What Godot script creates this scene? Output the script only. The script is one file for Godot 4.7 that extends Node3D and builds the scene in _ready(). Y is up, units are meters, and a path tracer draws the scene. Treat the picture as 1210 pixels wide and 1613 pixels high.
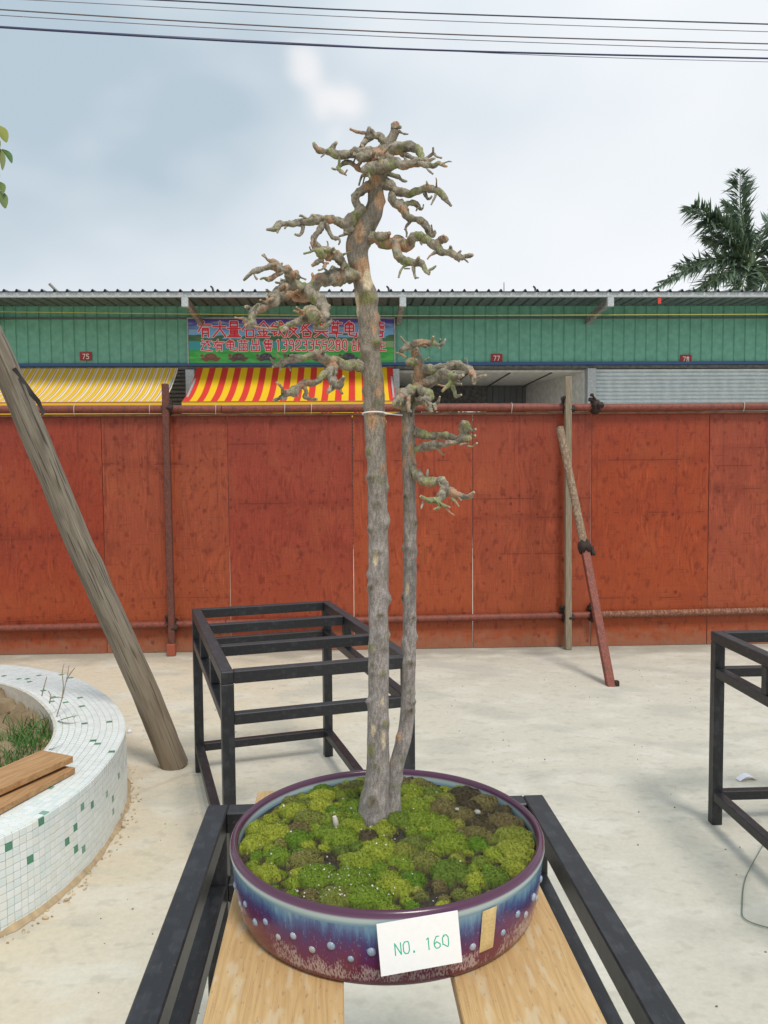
extends Node3D

const F := 1250.0      # focal length in photo pixels (photo 1210 x 1613)
const EYE := 1.4       # camera height

var cb := Basis()
var rng := RandomNumberGenerator.new()
var nz := FastNoiseLite.new()
var nz1 := FastNoiseLite.new()
var counts := {}
var M := {}
var box_cache := {}


func _ready() -> void:
	rng.seed = 20
	nz.seed = 5
	nz.frequency = 1.0
	nz.fractal_octaves = 3
	nz1.seed = 9
	nz1.frequency = 1.0
	nz1.fractal_type = FastNoiseLite.FRACTAL_NONE
	# ---------------------------------------------------------------- camera
	var cam := Camera3D.new()
	cam.name = "camera"
	add_child(cam)
	cb = Basis(Vector3.RIGHT, deg_to_rad(-3.27)) * Basis(Vector3.BACK, deg_to_rad(-0.42))
	cam.transform = Transform3D(cb, Vector3(0, EYE, 0))
	cam.fov = rad_to_deg(2.0 * atan(806.5 / F))
	cam.near = 0.05
	cam.far = 400.0
	cam.current = true
	# ---------------------------------------------------------------- sky, sun, exposure
	var we := WorldEnvironment.new()
	we.name = "world_environment"
	var env := Environment.new()
	env.background_mode = Environment.BG_SKY
	var sky := Sky.new()
	var pm := PanoramaSkyMaterial.new()
	pm.panorama = sky_picture()
	pm.energy_multiplier = 1.0
	sky.sky_material = pm
	env.sky = sky
	env.tonemap_mode = Environment.TONE_MAPPER_LINEAR
	env.tonemap_exposure = 1.14
	env.sdfgi_enabled = true
	env.ssao_enabled = true
	env.ssil_enabled = true
	we.environment = env
	add_child(we)
	var sun := DirectionalLight3D.new()
	sun.name = "sun"
	sun.light_energy = 0.64
	sun.light_angular_distance = 14.0
	sun.light_color = Color(1.0, 0.975, 0.94)
	sun.shadow_enabled = true
	add_child(sun)
	sun.look_at_from_position(Vector3.ZERO, Vector3(-0.22, -0.86, -0.52), Vector3.UP)
	# ---------------------------------------------------------------- the place
	materials()
	ground()
	shop_row()
	awnings()
	signs()
	overhead_cables()
	palm()
	hoarding()
	prop_tube()
	planter()
	planter_tree()
	wooden_pole()
	tables()
	bonsai_pot()
	moss()
	bonsai()
	small_things()


# ==================================================================== helpers
func lin(r: float, g: float, b: float) -> Color:
	return Color(r, g, b).linear_to_srgb()


func mat(c: Color, rough := 0.8, metal := 0.0) -> StandardMaterial3D:
	var m := StandardMaterial3D.new()
	m.albedo_color = c
	m.roughness = rough
	m.metallic = metal
	return m


func vmat(rough := 0.85) -> StandardMaterial3D:
	var m := mat(Color.WHITE, rough)
	m.vertex_color_use_as_albedo = true
	return m


func tri(m: StandardMaterial3D, tex: Texture2D, scale: Vector3, world := false) -> StandardMaterial3D:
	m.albedo_texture = tex
	m.uv1_triplanar = true
	m.uv1_world_triplanar = world
	m.uv1_scale = scale
	return m


func bump(m: StandardMaterial3D, tex: Texture2D, cm: float) -> StandardMaterial3D:
	m.heightmap_enabled = true
	m.heightmap_texture = tex
	m.heightmap_scale = cm
	return m


func noise_tex(freq: float, octaves: int, size: int, sd: int, lo := Color.BLACK, hi := Color.WHITE, kind := FastNoiseLite.TYPE_SIMPLEX_SMOOTH) -> NoiseTexture2D:
	var n := FastNoiseLite.new()
	n.seed = sd
	n.noise_type = kind
	n.frequency = freq
	n.fractal_octaves = octaves
	var t := NoiseTexture2D.new()
	t.width = size
	t.height = size
	t.seamless = true
	t.noise = n
	var g := Gradient.new()
	g.offsets = PackedFloat32Array([0.0, 1.0])
	g.colors = PackedColorArray([lo, hi])
	t.color_ramp = g
	return t


func paint(w: int, h: int, f: Callable) -> ImageTexture:
	var im := Image.create_empty(w, h, false, Image.FORMAT_RGB8)
	for y in h:
		for x in w:
			im.set_pixel(x, y, f.call(x, y))
	return ImageTexture.create_from_image(im)


func ray(x: float, y: float) -> Vector3:
	return cb * Vector3((x - 605.0) / F, -(y - 806.5) / F, -1.0)


func at(x: float, y: float, d: float) -> Vector3:
	var r := ray(x, y)
	return Vector3(0, EYE, 0) + r * (d / -r.z)


func on_level(x: float, y: float, h: float) -> Vector3:
	var r := ray(x, y)
	return Vector3(0, EYE, 0) + r * ((h - EYE) / r.y)


func seen(p: Vector3) -> Vector2:
	var q := cb.inverse() * (p - Vector3(0, EYE, 0))
	return Vector2(605.0 + F * q.x / -q.z, 806.5 - F * q.y / -q.z)


func named(o: Node, called: String, parent: Node) -> void:
	var key := str(parent.get_instance_id()) + called
	var k: int = counts.get(key, 0)
	counts[key] = k + 1
	o.name = called if k == 0 else "%s_%03d" % [called, k]
	parent.add_child(o, true)


func tag(o: Node, label: String, category: String, group := "") -> Node:
	o.set_meta("label", label)
	o.set_meta("category", category)
	if group != "":
		o.set_meta("group", group)
	return o


func thing(called: String, label: String, category: String, where := Vector3.ZERO, turn := 0.0, group := "") -> Node3D:
	var o := Node3D.new()
	o.position = where
	o.rotation.y = turn
	named(o, called, self)
	tag(o, label, category, group)
	return o


func part(called: String, mesh: Mesh, m: Material, parent: Node, where := Vector3.ZERO, rot := Vector3.ZERO) -> MeshInstance3D:
	var o := MeshInstance3D.new()
	o.mesh = mesh
	o.material_override = m
	o.position = where
	o.rotation = rot
	named(o, called, parent)
	return o


func solo(called: String, mesh: Mesh, m: Material, label: String, category: String, where := Vector3.ZERO, rot := Vector3.ZERO, group := "") -> MeshInstance3D:
	var o := part(called, mesh, m, self, where, rot)
	tag(o, label, category, group)
	return o


func many(called: String, mesh: Mesh, m: Material, parent: Node, xs: Array, cols: PackedColorArray) -> MultiMeshInstance3D:
	var mm := MultiMesh.new()
	mm.transform_format = MultiMesh.TRANSFORM_3D
	mm.use_colors = true
	mm.mesh = mesh
	mm.instance_count = xs.size()
	for i in xs.size():
		mm.set_instance_transform(i, xs[i])
		mm.set_instance_color(i, cols[i])
	var o := MultiMeshInstance3D.new()
	o.multimesh = mm
	o.material_override = m
	named(o, called, parent)
	o.set_meta("kind", "stuff")
	return o


# triangles are given counter-clockwise from outside; Godot wants them clockwise
func amesh(v: PackedVector3Array, ix: PackedInt32Array, c := PackedColorArray(), uv := PackedVector2Array(), n := PackedVector3Array()) -> ArrayMesh:
	var out := PackedInt32Array()
	out.resize(ix.size())
	var make := n.is_empty()
	if make:
		n = PackedVector3Array()
		n.resize(v.size())
	for t in range(0, ix.size(), 3):
		var a := ix[t]
		var b := ix[t + 1]
		var d := ix[t + 2]
		out[t] = a
		out[t + 1] = d
		out[t + 2] = b
		if make:
			var fnm := (v[b] - v[a]).cross(v[d] - v[a])
			n[a] += fnm
			n[b] += fnm
			n[d] += fnm
	if make:
		for k in n.size():
			n[k] = n[k].normalized() if n[k].length_squared() > 1e-24 else Vector3.UP
	var arr := []
	arr.resize(Mesh.ARRAY_MAX)
	arr[Mesh.ARRAY_VERTEX] = v
	arr[Mesh.ARRAY_NORMAL] = n
	if not c.is_empty():
		arr[Mesh.ARRAY_COLOR] = c
	if not uv.is_empty():
		arr[Mesh.ARRAY_TEX_UV] = uv
	arr[Mesh.ARRAY_INDEX] = out
	var am := ArrayMesh.new()
	am.add_surface_from_arrays(Mesh.PRIMITIVE_TRIANGLES, arr)
	return am


func add_face(v: PackedVector3Array, n: PackedVector3Array, ix: PackedInt32Array, pts: Array, centre: Vector3) -> void:
	var nrm: Vector3 = (pts[1] - pts[0]).cross(pts[2] - pts[0]).normalized()
	var mid := Vector3.ZERO
	for p in pts:
		mid += p
	mid /= pts.size()
	var flip := nrm.dot(mid - centre) < 0.0
	if flip:
		nrm = -nrm
	var b := v.size()
	for p in pts:
		v.append(p)
		n.append(nrm)
	for k in range(1, pts.size() - 1):
		if flip:
			ix.append_array([b, b + k + 1, b + k])
		else:
			ix.append_array([b, b + k, b + k + 1])


# a box with chamfered edges, centred on its own origin
func bbox(sx: float, sy: float, sz: float, bev := 0.002) -> ArrayMesh:
	var key := "%.4f %.4f %.4f %.4f" % [sx, sy, sz, bev]
	if box_cache.has(key):
		return box_cache[key]
	var h := Vector3(sx, sy, sz) / 2.0
	var v := PackedVector3Array()
	var n := PackedVector3Array()
	var ix := PackedInt32Array()
	var corner := func(s: Vector3, axis: int) -> Vector3:
		var p := h - Vector3(bev, bev, bev)
		p[axis] = h[axis]
		return p * s
	var sg := [-1.0, 1.0]
	for ax in 3:
		var b1 := (ax + 1) % 3
		var b2 := (ax + 2) % 3
		for s in sg:
			var q := []
			for pr in [[-1.0, -1.0], [1.0, -1.0], [1.0, 1.0], [-1.0, 1.0]]:
				var sv := Vector3.ZERO
				sv[ax] = s
				sv[b1] = pr[0]
				sv[b2] = pr[1]
				q.append(corner.call(sv, ax))
			add_face(v, n, ix, q, Vector3.ZERO)
		for s1 in sg:
			for s2 in sg:
				var lo := Vector3.ZERO
				lo[ax] = -1.0
				lo[b1] = s1
				lo[b2] = s2
				var hi := lo
				hi[ax] = 1.0
				add_face(v, n, ix, [corner.call(lo, b1), corner.call(hi, b1), corner.call(hi, b2), corner.call(lo, b2)], Vector3.ZERO)
	for a in sg:
		for b in sg:
			for c in sg:
				var s := Vector3(a, b, c)
				add_face(v, n, ix, [corner.call(s, 0), corner.call(s, 1), corner.call(s, 2)], Vector3.ZERO)
	var m := amesh(v, ix, PackedColorArray(), PackedVector2Array(), n)
	box_cache[key] = m
	return m


# a thin board whose front (+z) carries the whole picture (or the window uv0..uv1 of it)
func slab(w: float, h: float, t: float, uv0 := Vector2.ZERO, uv1 := Vector2.ONE, edge_uv := Vector2(-1, -1)) -> ArrayMesh:
	var v := PackedVector3Array()
	var n := PackedVector3Array()
	var ix := PackedInt32Array()
	var uv := PackedVector2Array()
	var x := w / 2.0
	var y := h / 2.0
	var e := edge_uv if edge_uv.x >= 0.0 else uv0.lerp(uv1, 0.5)
	add_face(v, n, ix, [Vector3(-x, -y, 0), Vector3(x, -y, 0), Vector3(x, y, 0), Vector3(-x, y, 0)], Vector3(0, 0, -t))
	uv.append_array([Vector2(uv0.x, uv1.y), uv1, Vector2(uv1.x, uv0.y), uv0])
	var back := [Vector3(-x, -y, -t), Vector3(x, -y, -t), Vector3(x, y, -t), Vector3(-x, y, -t)]
	var front := [Vector3(-x, -y, 0), Vector3(x, -y, 0), Vector3(x, y, 0), Vector3(-x, y, 0)]
	add_face(v, n, ix, back, Vector3.ZERO)
	for k in 4:
		add_face(v, n, ix, [front[k], front[(k + 1) % 4], back[(k + 1) % 4], back[k]], Vector3(0, 0, -t / 2.0))
	while uv.size() < v.size():
		uv.append(e)
	return amesh(v, ix, PackedColorArray(), uv, n)


# a profile in (x, y) swept along z from z0 to z1, open sheet of thickness t (built as two sides)
func ribbed(profile: PackedVector2Array, z0: float, z1: float, drop := 0.0, t := 0.004) -> ArrayMesh:
	var v := PackedVector3Array()
	var ix := PackedInt32Array()
	for k in range(profile.size() - 1):
		var a := profile[k]
		var b := profile[k + 1]
		var o := v.size()
		v.append_array([Vector3(a.x, a.y, z0), Vector3(b.x, b.y, z0), Vector3(b.x, b.y + drop, z1), Vector3(a.x, a.y + drop, z1)])
		ix.append_array([o, o + 1, o + 2, o, o + 2, o + 3])
		o = v.size()
		v.append_array([Vector3(a.x, a.y - t, z0), Vector3(b.x, b.y - t, z0), Vector3(b.x, b.y + drop - t, z1), Vector3(a.x, a.y + drop - t, z1)])
		ix.append_array([o, o + 2, o + 1, o, o + 3, o + 2])
		o = v.size()
		v.append_array([Vector3(a.x, a.y - t, z0), Vector3(b.x, b.y - t, z0), Vector3(b.x, b.y, z0), Vector3(a.x, a.y, z0)])
		ix.append_array([o, o + 1, o + 2, o, o + 2, o + 3])
	return amesh(v, ix)


func spline(pts: Array, rad: Array, step: float) -> Array:
	var op := []
	var orr := []
	var n := pts.size()
	for k in range(n - 1):
		var p0: Vector3 = pts[maxi(k - 1, 0)]
		var p1: Vector3 = pts[k]
		var p2: Vector3 = pts[k + 1]
		var p3: Vector3 = pts[mini(k + 2, n - 1)]
		var m := maxi(1, int(ceil(p1.distance_to(p2) / step)))
		for j in m:
			var t := float(j) / m
			op.append(p1.cubic_interpolate(p2, p0, p3, t))
			orr.append(lerpf(rad[k], rad[k + 1], t * t * (3.0 - 2.0 * t)))
	op.append(pts[n - 1])
	orr.append(rad[n - 1])
	return [op, orr]


# round bar along a path. shade: Callable(point, along 0..1, angle) -> linear Color, or null; bulge: Callable(point, dir, angle) -> factor
func tube(pts: Array, rad: Array, sides: int, step: float, shade = null, bulge = null, cap = null, uvs := false) -> ArrayMesh:
	var sp := spline(pts, rad, step)
	var c: Array = sp[0]
	var r: Array = sp[1]
	var v := PackedVector3Array()
	var n := PackedVector3Array()
	var col := PackedColorArray()
	var uv := PackedVector2Array()
	var ix := PackedInt32Array()
	var t0: Vector3 = (c[1] - c[0]).normalized()
	var side := t0.cross(Vector3.FORWARD if absf(t0.z) < 0.9 else Vector3.UP).normalized()
	var cols := sides + 1 if uvs else sides
	var along := 0.0
	for k in c.size():
		var t: Vector3 = ((c[mini(k + 1, c.size() - 1)] as Vector3) - (c[maxi(k - 1, 0)] as Vector3)).normalized()
		side = (side - t * side.dot(t)).normalized()
		var up := t.cross(side)
		if k > 0:
			along += (c[k] as Vector3).distance_to(c[k - 1])
		for s in cols:
			var a := TAU * s / sides
			var d := side * cos(a) + up * sin(a)
			var rr: float = r[k]
			var p: Vector3 = c[k] + d * rr
			if bulge != null:
				p = c[k] + d * rr * float(bulge.call(p, d, a))
			v.append(p)
			if uvs:
				n.append(d)
				uv.append(Vector2(float(s) / sides, along))
			if shade != null:
				col.append(shade.call(p, float(k) / (c.size() - 1), a))
	for k in range(c.size() - 1):
		for s in sides:
			var a := k * cols + s
			var b := k * cols + (s + 1) % cols
			ix.append_array([a, b, b + cols, a, b + cols, a + cols])
	for e in 2:
		var k0 := 0 if e == 0 else c.size() - 1
		var o := v.size()
		var dirn: Vector3 = (c[0] - c[1]).normalized() if e == 0 else (c[-1] - c[-2]).normalized()
		for s in sides:
			v.append(v[k0 * cols + s])
			if uvs:
				n.append(dirn)
				uv.append(uv[k0 * cols + s])
			if shade != null:
				col.append(cap if cap != null and e == 1 else col[k0 * cols + s])
		v.append(c[k0] + dirn * float(r[k0]) * 0.12)
		if uvs:
			n.append(dirn)
			uv.append(uv[k0 * cols])
		if shade != null:
			col.append(cap if cap != null and e == 1 else col[k0 * cols])
		for s in sides:
			if e == 0:
				ix.append_array([o + sides, o + (s + 1) % sides, o + s])
			else:
				ix.append_array([o + sides, o + s, o + (s + 1) % sides])
	return amesh(v, ix, col, uv, n)


func lathe(prof: PackedVector2Array, segs: int, vtop := 0.0) -> ArrayMesh:
	var v := PackedVector3Array()
	var uv := PackedVector2Array()
	var n := PackedVector3Array()
	var ix := PackedInt32Array()
	var m := prof.size()
	for s in segs + 1:
		var a := TAU * s / segs
		for k in m:
			v.append(Vector3(sin(a) * prof[k].x, prof[k].y, cos(a) * prof[k].x))
			uv.append(Vector2(float(s) / segs, 1.0 - prof[k].y / maxf(vtop, 1e-5)))
			var t := (prof[mini(k + 1, m - 1)] - prof[maxi(k - 1, 0)]).normalized()
			n.append(Vector3(sin(a) * t.y, -t.x, cos(a) * t.y))
	for s in segs:
		for k in range(m - 1):
			var a := s * m + k
			var b := (s + 1) * m + k
			ix.append_array([a, b, b + 1, a, b + 1, a + 1])
	return amesh(v, ix, PackedColorArray(), uv, n)


func ball(r: float, squash := Vector3.ONE) -> SphereMesh:
	var s := SphereMesh.new()
	s.radius = r
	s.height = 2.0 * r * squash.y
	s.radial_segments = 14
	s.rings = 8
	return s


# leaves: folded pointed blades, appended to arrays
func leaf(v: PackedVector3Array, c: PackedColorArray, ix: PackedInt32Array, base: Vector3, dir: Vector3, up: Vector3, length: float, width: float, col: Color) -> void:
	var s := dir.cross(up).normalized() * width * 0.5
	var o := v.size()
	var fold := up.normalized() * width * 0.16
	v.append_array([base, base + dir * length * 0.4 + s + fold, base + dir * length * 0.45, base + dir * length * 0.4 - s + fold, base + dir * length - up.normalized() * length * 0.08])
	for k in 5:
		c.append(col)
	ix.append_array([o, o + 1, o + 2, o, o + 2, o + 3, o + 1, o + 4, o + 2, o + 2, o + 4, o + 3])


func rdir() -> Vector3:
	return Vector3(rng.randfn(), rng.randfn(), rng.randfn()).normalized()


func smooth(a: float, b: float, x: float) -> float:
	return smoothstep(a, b, x)


# ==================================================================== sky
func sky_picture() -> ImageTexture:
	var w := 800
	var h := 400
	var im := Image.create_empty(w, h, false, Image.FORMAT_RGBF)
	var sn := FastNoiseLite.new()
	sn.seed = 31
	sn.frequency = 1.0
	sn.fractal_octaves = 4
	# banks of blue-grey air between the clouds, all round: azimuth, elevation, half sizes (degrees), strength
	var banks := [[-22.0, 23.0, 25.0, 13.5, 1.15], [62.0, 26.0, 30.0, 13.0, 0.8], [128.0, 20.0, 26.0, 10.0, 0.9], [-150.0, 24.0, 30.0, 12.0, 0.9], [-88.0, 27.0, 28.0, 12.0, 0.85]]
	for y in h:
		var el := (0.5 - (y + 0.5) / h) * PI
		for x in w:
			var az := wrapf((x + 0.5) / w * TAU, -PI, PI)
			var dir := Vector3(sin(az) * cos(el), sin(el), -cos(az) * cos(el))
			if el < -0.03:
				im.set_pixel(x, y, Color(0.42, 0.41, 0.38))
				continue
			var nn := sn.get_noise_3dv(dir * Vector3(2.0, 3.5, 2.0))
			var n2 := sn.get_noise_3dv(dir * Vector3(6.0, 10.0, 6.0) + Vector3(7, 3, 1))
			var grey := 0.0
			var ed := rad_to_deg(el)
			for b in banks:
				var da: float = wrapf(rad_to_deg(az) - b[0], -180.0, 180.0) / b[2]
				var de: float = (ed - b[1]) / b[3]
				grey += b[4] * exp(-(da * da + de * de) * 1.1)
			grey = clampf(grey * (1.0 + nn * 0.5 + n2 * 0.2) + nn * 0.10, 0.0, 1.0)
			var white := Color(0.84, 0.86, 0.89)
			var high := Color(0.62, 0.735, 0.81)
			var c := white.lerp(high, smooth(0.38, 0.75, el + nn * 0.12))
			c = c.lerp(Color(0.41, 0.51, 0.59), grey * 0.95)
			# small puffs of cloud
			for pf in [[-5.2, 25.8, 1.5], [-4.2, 23.6, 2.1], [-2.4, 24.3, 1.5], [-3.3, 22.0, 2.0], [84.0, 22.0, 3.0], [150.0, 27.0, 2.5], [-120.0, 24.0, 3.0]]:
				var da2: float = wrapf(rad_to_deg(az) - pf[0], -180.0, 180.0) / pf[2]
				var de2: float = (ed - pf[1]) / pf[2]
				var q := 1.0 - sqrt(da2 * da2 + de2 * de2) + n2 * 1.5
				c = c.lerp(Color(0.83, 0.82, 0.83), smooth(0.0, 0.8, q) * 0.75)
			im.set_pixel(x, y, c)
	return ImageTexture.create_from_image(im)


# ==================================================================== materials
func materials() -> void:
	M.grain = noise_tex(0.02, 4, 512, 3, Color(0.62, 0.62, 0.62), Color.WHITE)
	M.soft = noise_tex(0.015, 4, 512, 33, Color(0.84, 0.85, 0.85), Color.WHITE)
	M.fine = noise_tex(0.12, 3, 256, 4)
	M.coarse = noise_tex(0.03, 4, 256, 6)
	var steel_tex := paint(256, 256, func(x: int, y: int) -> Color:
		var n := nz.get_noise_2d(x * 0.02, y * 0.02)
		var s := nz1.get_noise_2d(x * 0.5, y * 0.03)
		var k := 0.017 + 0.012 * smooth(0.05, 0.5, n) + 0.02 * smooth(0.62, 0.9, s)
		var chip := nz.get_noise_2d(x * 0.09 + 70.0, y * 0.09)
		var cc := Color(k, k * 1.03, k * 1.16).lerp(Color(0.085, 0.055, 0.04), smooth(0.50, 0.62, chip) * 0.8)
		var scr := nz1.get_noise_2d(x * 0.9 + y * 0.25, y * 0.04 + 31.0)
		cc = cc.lerp(Color(0.10, 0.10, 0.11), smooth(0.86, 0.97, scr) * 0.5)
		return cc.linear_to_srgb())
	M.steel = tri(mat(Color.WHITE, 0.42), steel_tex, Vector3(3, 3, 3))
	M.steel.metallic_specular = 0.45
	bump(M.steel, M.coarse, 0.03)
	M.galv = tri(mat(lin(0.56, 0.60, 0.62), 0.5, 0.15), noise_tex(0.05, 3, 256, 12, Color(0.8, 0.8, 0.8), Color.WHITE), Vector3(2, 2, 2))
	var rust_tex := paint(256, 256, func(x: int, y: int) -> Color:
		var n := nz.get_noise_2d(x * 0.03, y * 0.03)
		var n2 := nz.get_noise_2d(x * 0.11 + 40.0, y * 0.11)
		var c := Color(0.20, 0.045, 0.026).lerp(Color(0.12, 0.035, 0.022), smooth(-0.2, 0.4, n))
		c = c.lerp(Color(0.30, 0.075, 0.045), smooth(0.15, 0.5, n2))
		return c.linear_to_srgb())
	M.rust = tri(mat(Color.WHITE, 0.62), rust_tex, Vector3(2.5, 2.5, 2.5))
	bump(M.rust, M.fine, 0.05)
	M.brown = bump(tri(mat(lin(0.62, 0.80, 0.9), 0.7), rust_tex, Vector3(2.5, 2.5, 2.5)), M.fine, 0.05)
	var flake_tex := paint(256, 256, func(x: int, y: int) -> Color:
		var n := nz.get_noise_2d(x * 0.06, y * 0.035)
		var n2 := nz.get_noise_2d(x * 0.16 + 40.0, y * 0.1)
		var c := Color(0.20, 0.12, 0.075).lerp(Color(0.34, 0.27, 0.18), smooth(-0.1, 0.25, n))
		c = c.lerp(Color(0.10, 0.05, 0.03), smooth(0.15, 0.4, n2))
		return c.linear_to_srgb())
	M.flaky = tri(mat(Color.WHITE, 0.8), flake_tex, Vector3(3, 3, 3))
	bump(M.flaky, M.fine, 0.1)
	M.flaky_red = bump(tri(mat(lin(0.85, 0.52, 0.46), 0.75), flake_tex, Vector3(3, 3, 3)), M.fine, 0.1)
	M.clamp = bump(tri(mat(lin(0.05, 0.028, 0.02), 0.8), M.grain, Vector3(9, 9, 9)), M.fine, 0.2)
	M.grey_wood = tri(mat(Color.WHITE, 0.85), paint(256, 512, func(x: int, y: int) -> Color:
		var n := nz.get_noise_2d(x * 0.12, y * 0.008)
		var n2 := nz.get_noise_2d(x * 0.03 + 9.0, y * 0.02)
		var c := Color(0.17, 0.13, 0.09).lerp(Color(0.31, 0.26, 0.19), smooth(-0.4, 0.45, n))
		c = c.lerp(Color(0.22, 0.17, 0.05), smooth(0.1, 0.5, n2) * 0.5)
		return c.linear_to_srgb()), Vector3(8, 1.2, 8))
	M.plank = tri(mat(Color.WHITE, 0.68), paint(512, 1024, func(x: int, y: int) -> Color:
		var wv := nz.get_noise_2d(x * 0.006, y * 0.0025) * 14.0
		var rings := sin(x * 0.09 + wv) * 0.5 + 0.5
		var f := nz.get_noise_2d(x * 0.25, y * 0.012)
		var st := nz.get_noise_2d(x * 0.012 + 50.0, y * 0.012)
		var c := Color(0.56, 0.365, 0.165).lerp(Color(0.44, 0.255, 0.10), rings * 0.5)
		c = c.lerp(Color(0.36, 0.20, 0.085), smooth(0.1, 0.6, f) * 0.55)
		c = c.lerp(Color(0.58, 0.47, 0.31), smooth(0.12, 0.5, st) * 0.55)
		var spot := nz.get_noise_2d(x * 0.05 + 90.0, y * 0.05)
		c = c.lerp(Color(0.25, 0.16, 0.09), smooth(0.42, 0.62, spot) * 0.5)
		return c.linear_to_srgb()), Vector3(6.0, 6.0, 0.85))
	M.plank.uv1_offset = Vector3(0.5, 0.5, 0.5)
	bump(M.plank, M.grain, 0.03)
	M.old_plank = tri(mat(Color.WHITE, 0.75), paint(256, 512, func(x: int, y: int) -> Color:
		var wv := nz.get_noise_2d(x * 0.012, y * 0.004) * 9.0
		var rings := sin(x * 0.16 + wv) * 0.5 + 0.5
		var f := nz.get_noise_2d(x * 0.3, y * 0.02)
		var c := Color(0.46, 0.265, 0.12).lerp(Color(0.34, 0.175, 0.07), rings * 0.7)
		c = c.lerp(Color(0.24, 0.12, 0.05), smooth(0.1, 0.5, f) * 0.6)
		return c.linear_to_srgb()), Vector3(5.0, 5.0, 0.95))
	M.old_plank.uv1_offset = Vector3(0.5, 0.5, 0.5)
	bump(M.old_plank, M.grain, 0.05)
	M.leafy = vmat(0.5)
	M.leafy.cull_mode = BaseMaterial3D.CULL_DISABLED
	M.leafy.backlight_enabled = true
	M.leafy.backlight = Color(0.3, 0.35, 0.15)
	M.bark = vmat(0.86)
	var bark_tex := paint(512, 512, func(x: int, y: int) -> Color:
		var a := nz.get_noise_2d(x * 0.05, y * 0.022)
		var b := nz.get_noise_2d(x * 0.16 + 30.0, y * 0.11)
		var k := clampf(0.82 + a * 0.22 + b * 0.26, 0.25, 1.0)
		return Color(k, k, k))
	tri(M.bark, bark_tex, Vector3(9, 6, 9))
	bump(M.bark, bark_tex, 0.12)
	M.bark2 = vmat(0.86)
	tri(M.bark2, bark_tex, Vector3(20, 20, 20))
	bump(M.bark2, bark_tex, 0.16)


# ==================================================================== ground
func ground() -> void:
	var tex := paint(1400, 1010, func(x: int, y: int) -> Color:
		var wx := -4.5 + 9.0 * x / 1400.0
		var wz := -6.6 + 6.5 * y / 1010.0
		var grain := nz1.get_noise_2d(x * 0.55, y * 0.55) + 0.7 * nz1.get_noise_2d(x * 0.17, y * 0.23 + 99.0)
		var n := nz.get_noise_2d(wx * 0.55, wz * 0.55)
		var n2 := nz.get_noise_2d(wx * 2.2 + 20.0, wz * 3.5)
		var n3 := nz.get_noise_2d(wx * 9.0, wz * 14.0 + 50.0)
		var sweep := nz.get_noise_2d(wx * 1.3 + wz * 0.5, wz * 2.6 - wx * 0.5 + 80.0)
		var c := Color(0.555, 0.52, 0.435)
		var sandy := smooth(0.5, -1.6, wx + n * 0.7)
		c = c.lerp(Color(0.64, 0.525, 0.365), sandy * 0.6)
		c = c.lerp(Color(0.64, 0.61, 0.53), smooth(0.0, 0.5, n2) * 0.5)
		c = c.lerp(Color(0.44, 0.425, 0.365), smooth(0.05, 0.55, sweep) * 0.6)
		c = c.lerp(Color(0.36, 0.33, 0.27), smooth(0.22, 0.55, n3) * 0.3)
		# a strip of dust swept up along the foot of the hoarding
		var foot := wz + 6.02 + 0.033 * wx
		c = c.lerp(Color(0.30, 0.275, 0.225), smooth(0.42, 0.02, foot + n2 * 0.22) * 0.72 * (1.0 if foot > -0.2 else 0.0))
		# a fine trowel line across the sandy side
		c *= 1.0 + 0.055 * grain
		var ln := absf((wx + 1.03) * 0.80 - (wz + 3.42) * -0.6 + n3 * 0.01)
		if wz > -3.6 and wz < -2.2 and wx < -0.4:
			c = c.lerp(Color(0.40, 0.34, 0.27), smooth(0.02, 0.004, ln) * 0.35)
		return c.linear_to_srgb())
	var m := mat(Color.WHITE, 0.8)
	m.albedo_texture = tex
	m.metallic_specular = 0.35
	bump(m, tex, 0.06)
	# one sheet in nine fields; the middle one carries the picture
	var gx := [-120.0, -4.5, 4.5, 120.0]
	var gz := [-200.0, -6.6, -0.1, 60.0]
	var v := PackedVector3Array()
	var uv := PackedVector2Array()
	var n := PackedVector3Array()
	var ix := PackedInt32Array()
	for j in 4:
		for i in 4:
			v.append(Vector3(gx[i], 0, gz[j]))
			uv.append(Vector2((gx[i] + 4.5) / 9.0, (gz[j] + 6.6) / 6.5))
			n.append(Vector3.UP)
	for j in 3:
		for i in 3:
			var o4 := j * 4 + i
			ix.append_array([o4, o4 + 1, o4 + 5, o4, o4 + 5, o4 + 4])
	var arr := []
	arr.resize(Mesh.ARRAY_MAX)
	arr[Mesh.ARRAY_VERTEX] = v
	arr[Mesh.ARRAY_NORMAL] = n
	arr[Mesh.ARRAY_TEX_UV] = uv
	arr[Mesh.ARRAY_INDEX] = ix
	var am := ArrayMesh.new()
	am.add_surface_from_arrays(Mesh.PRIMITIVE_TRIANGLES, arr)
	var o := part("ground", am, m, self)
	o.set_meta("kind", "structure")


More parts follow.
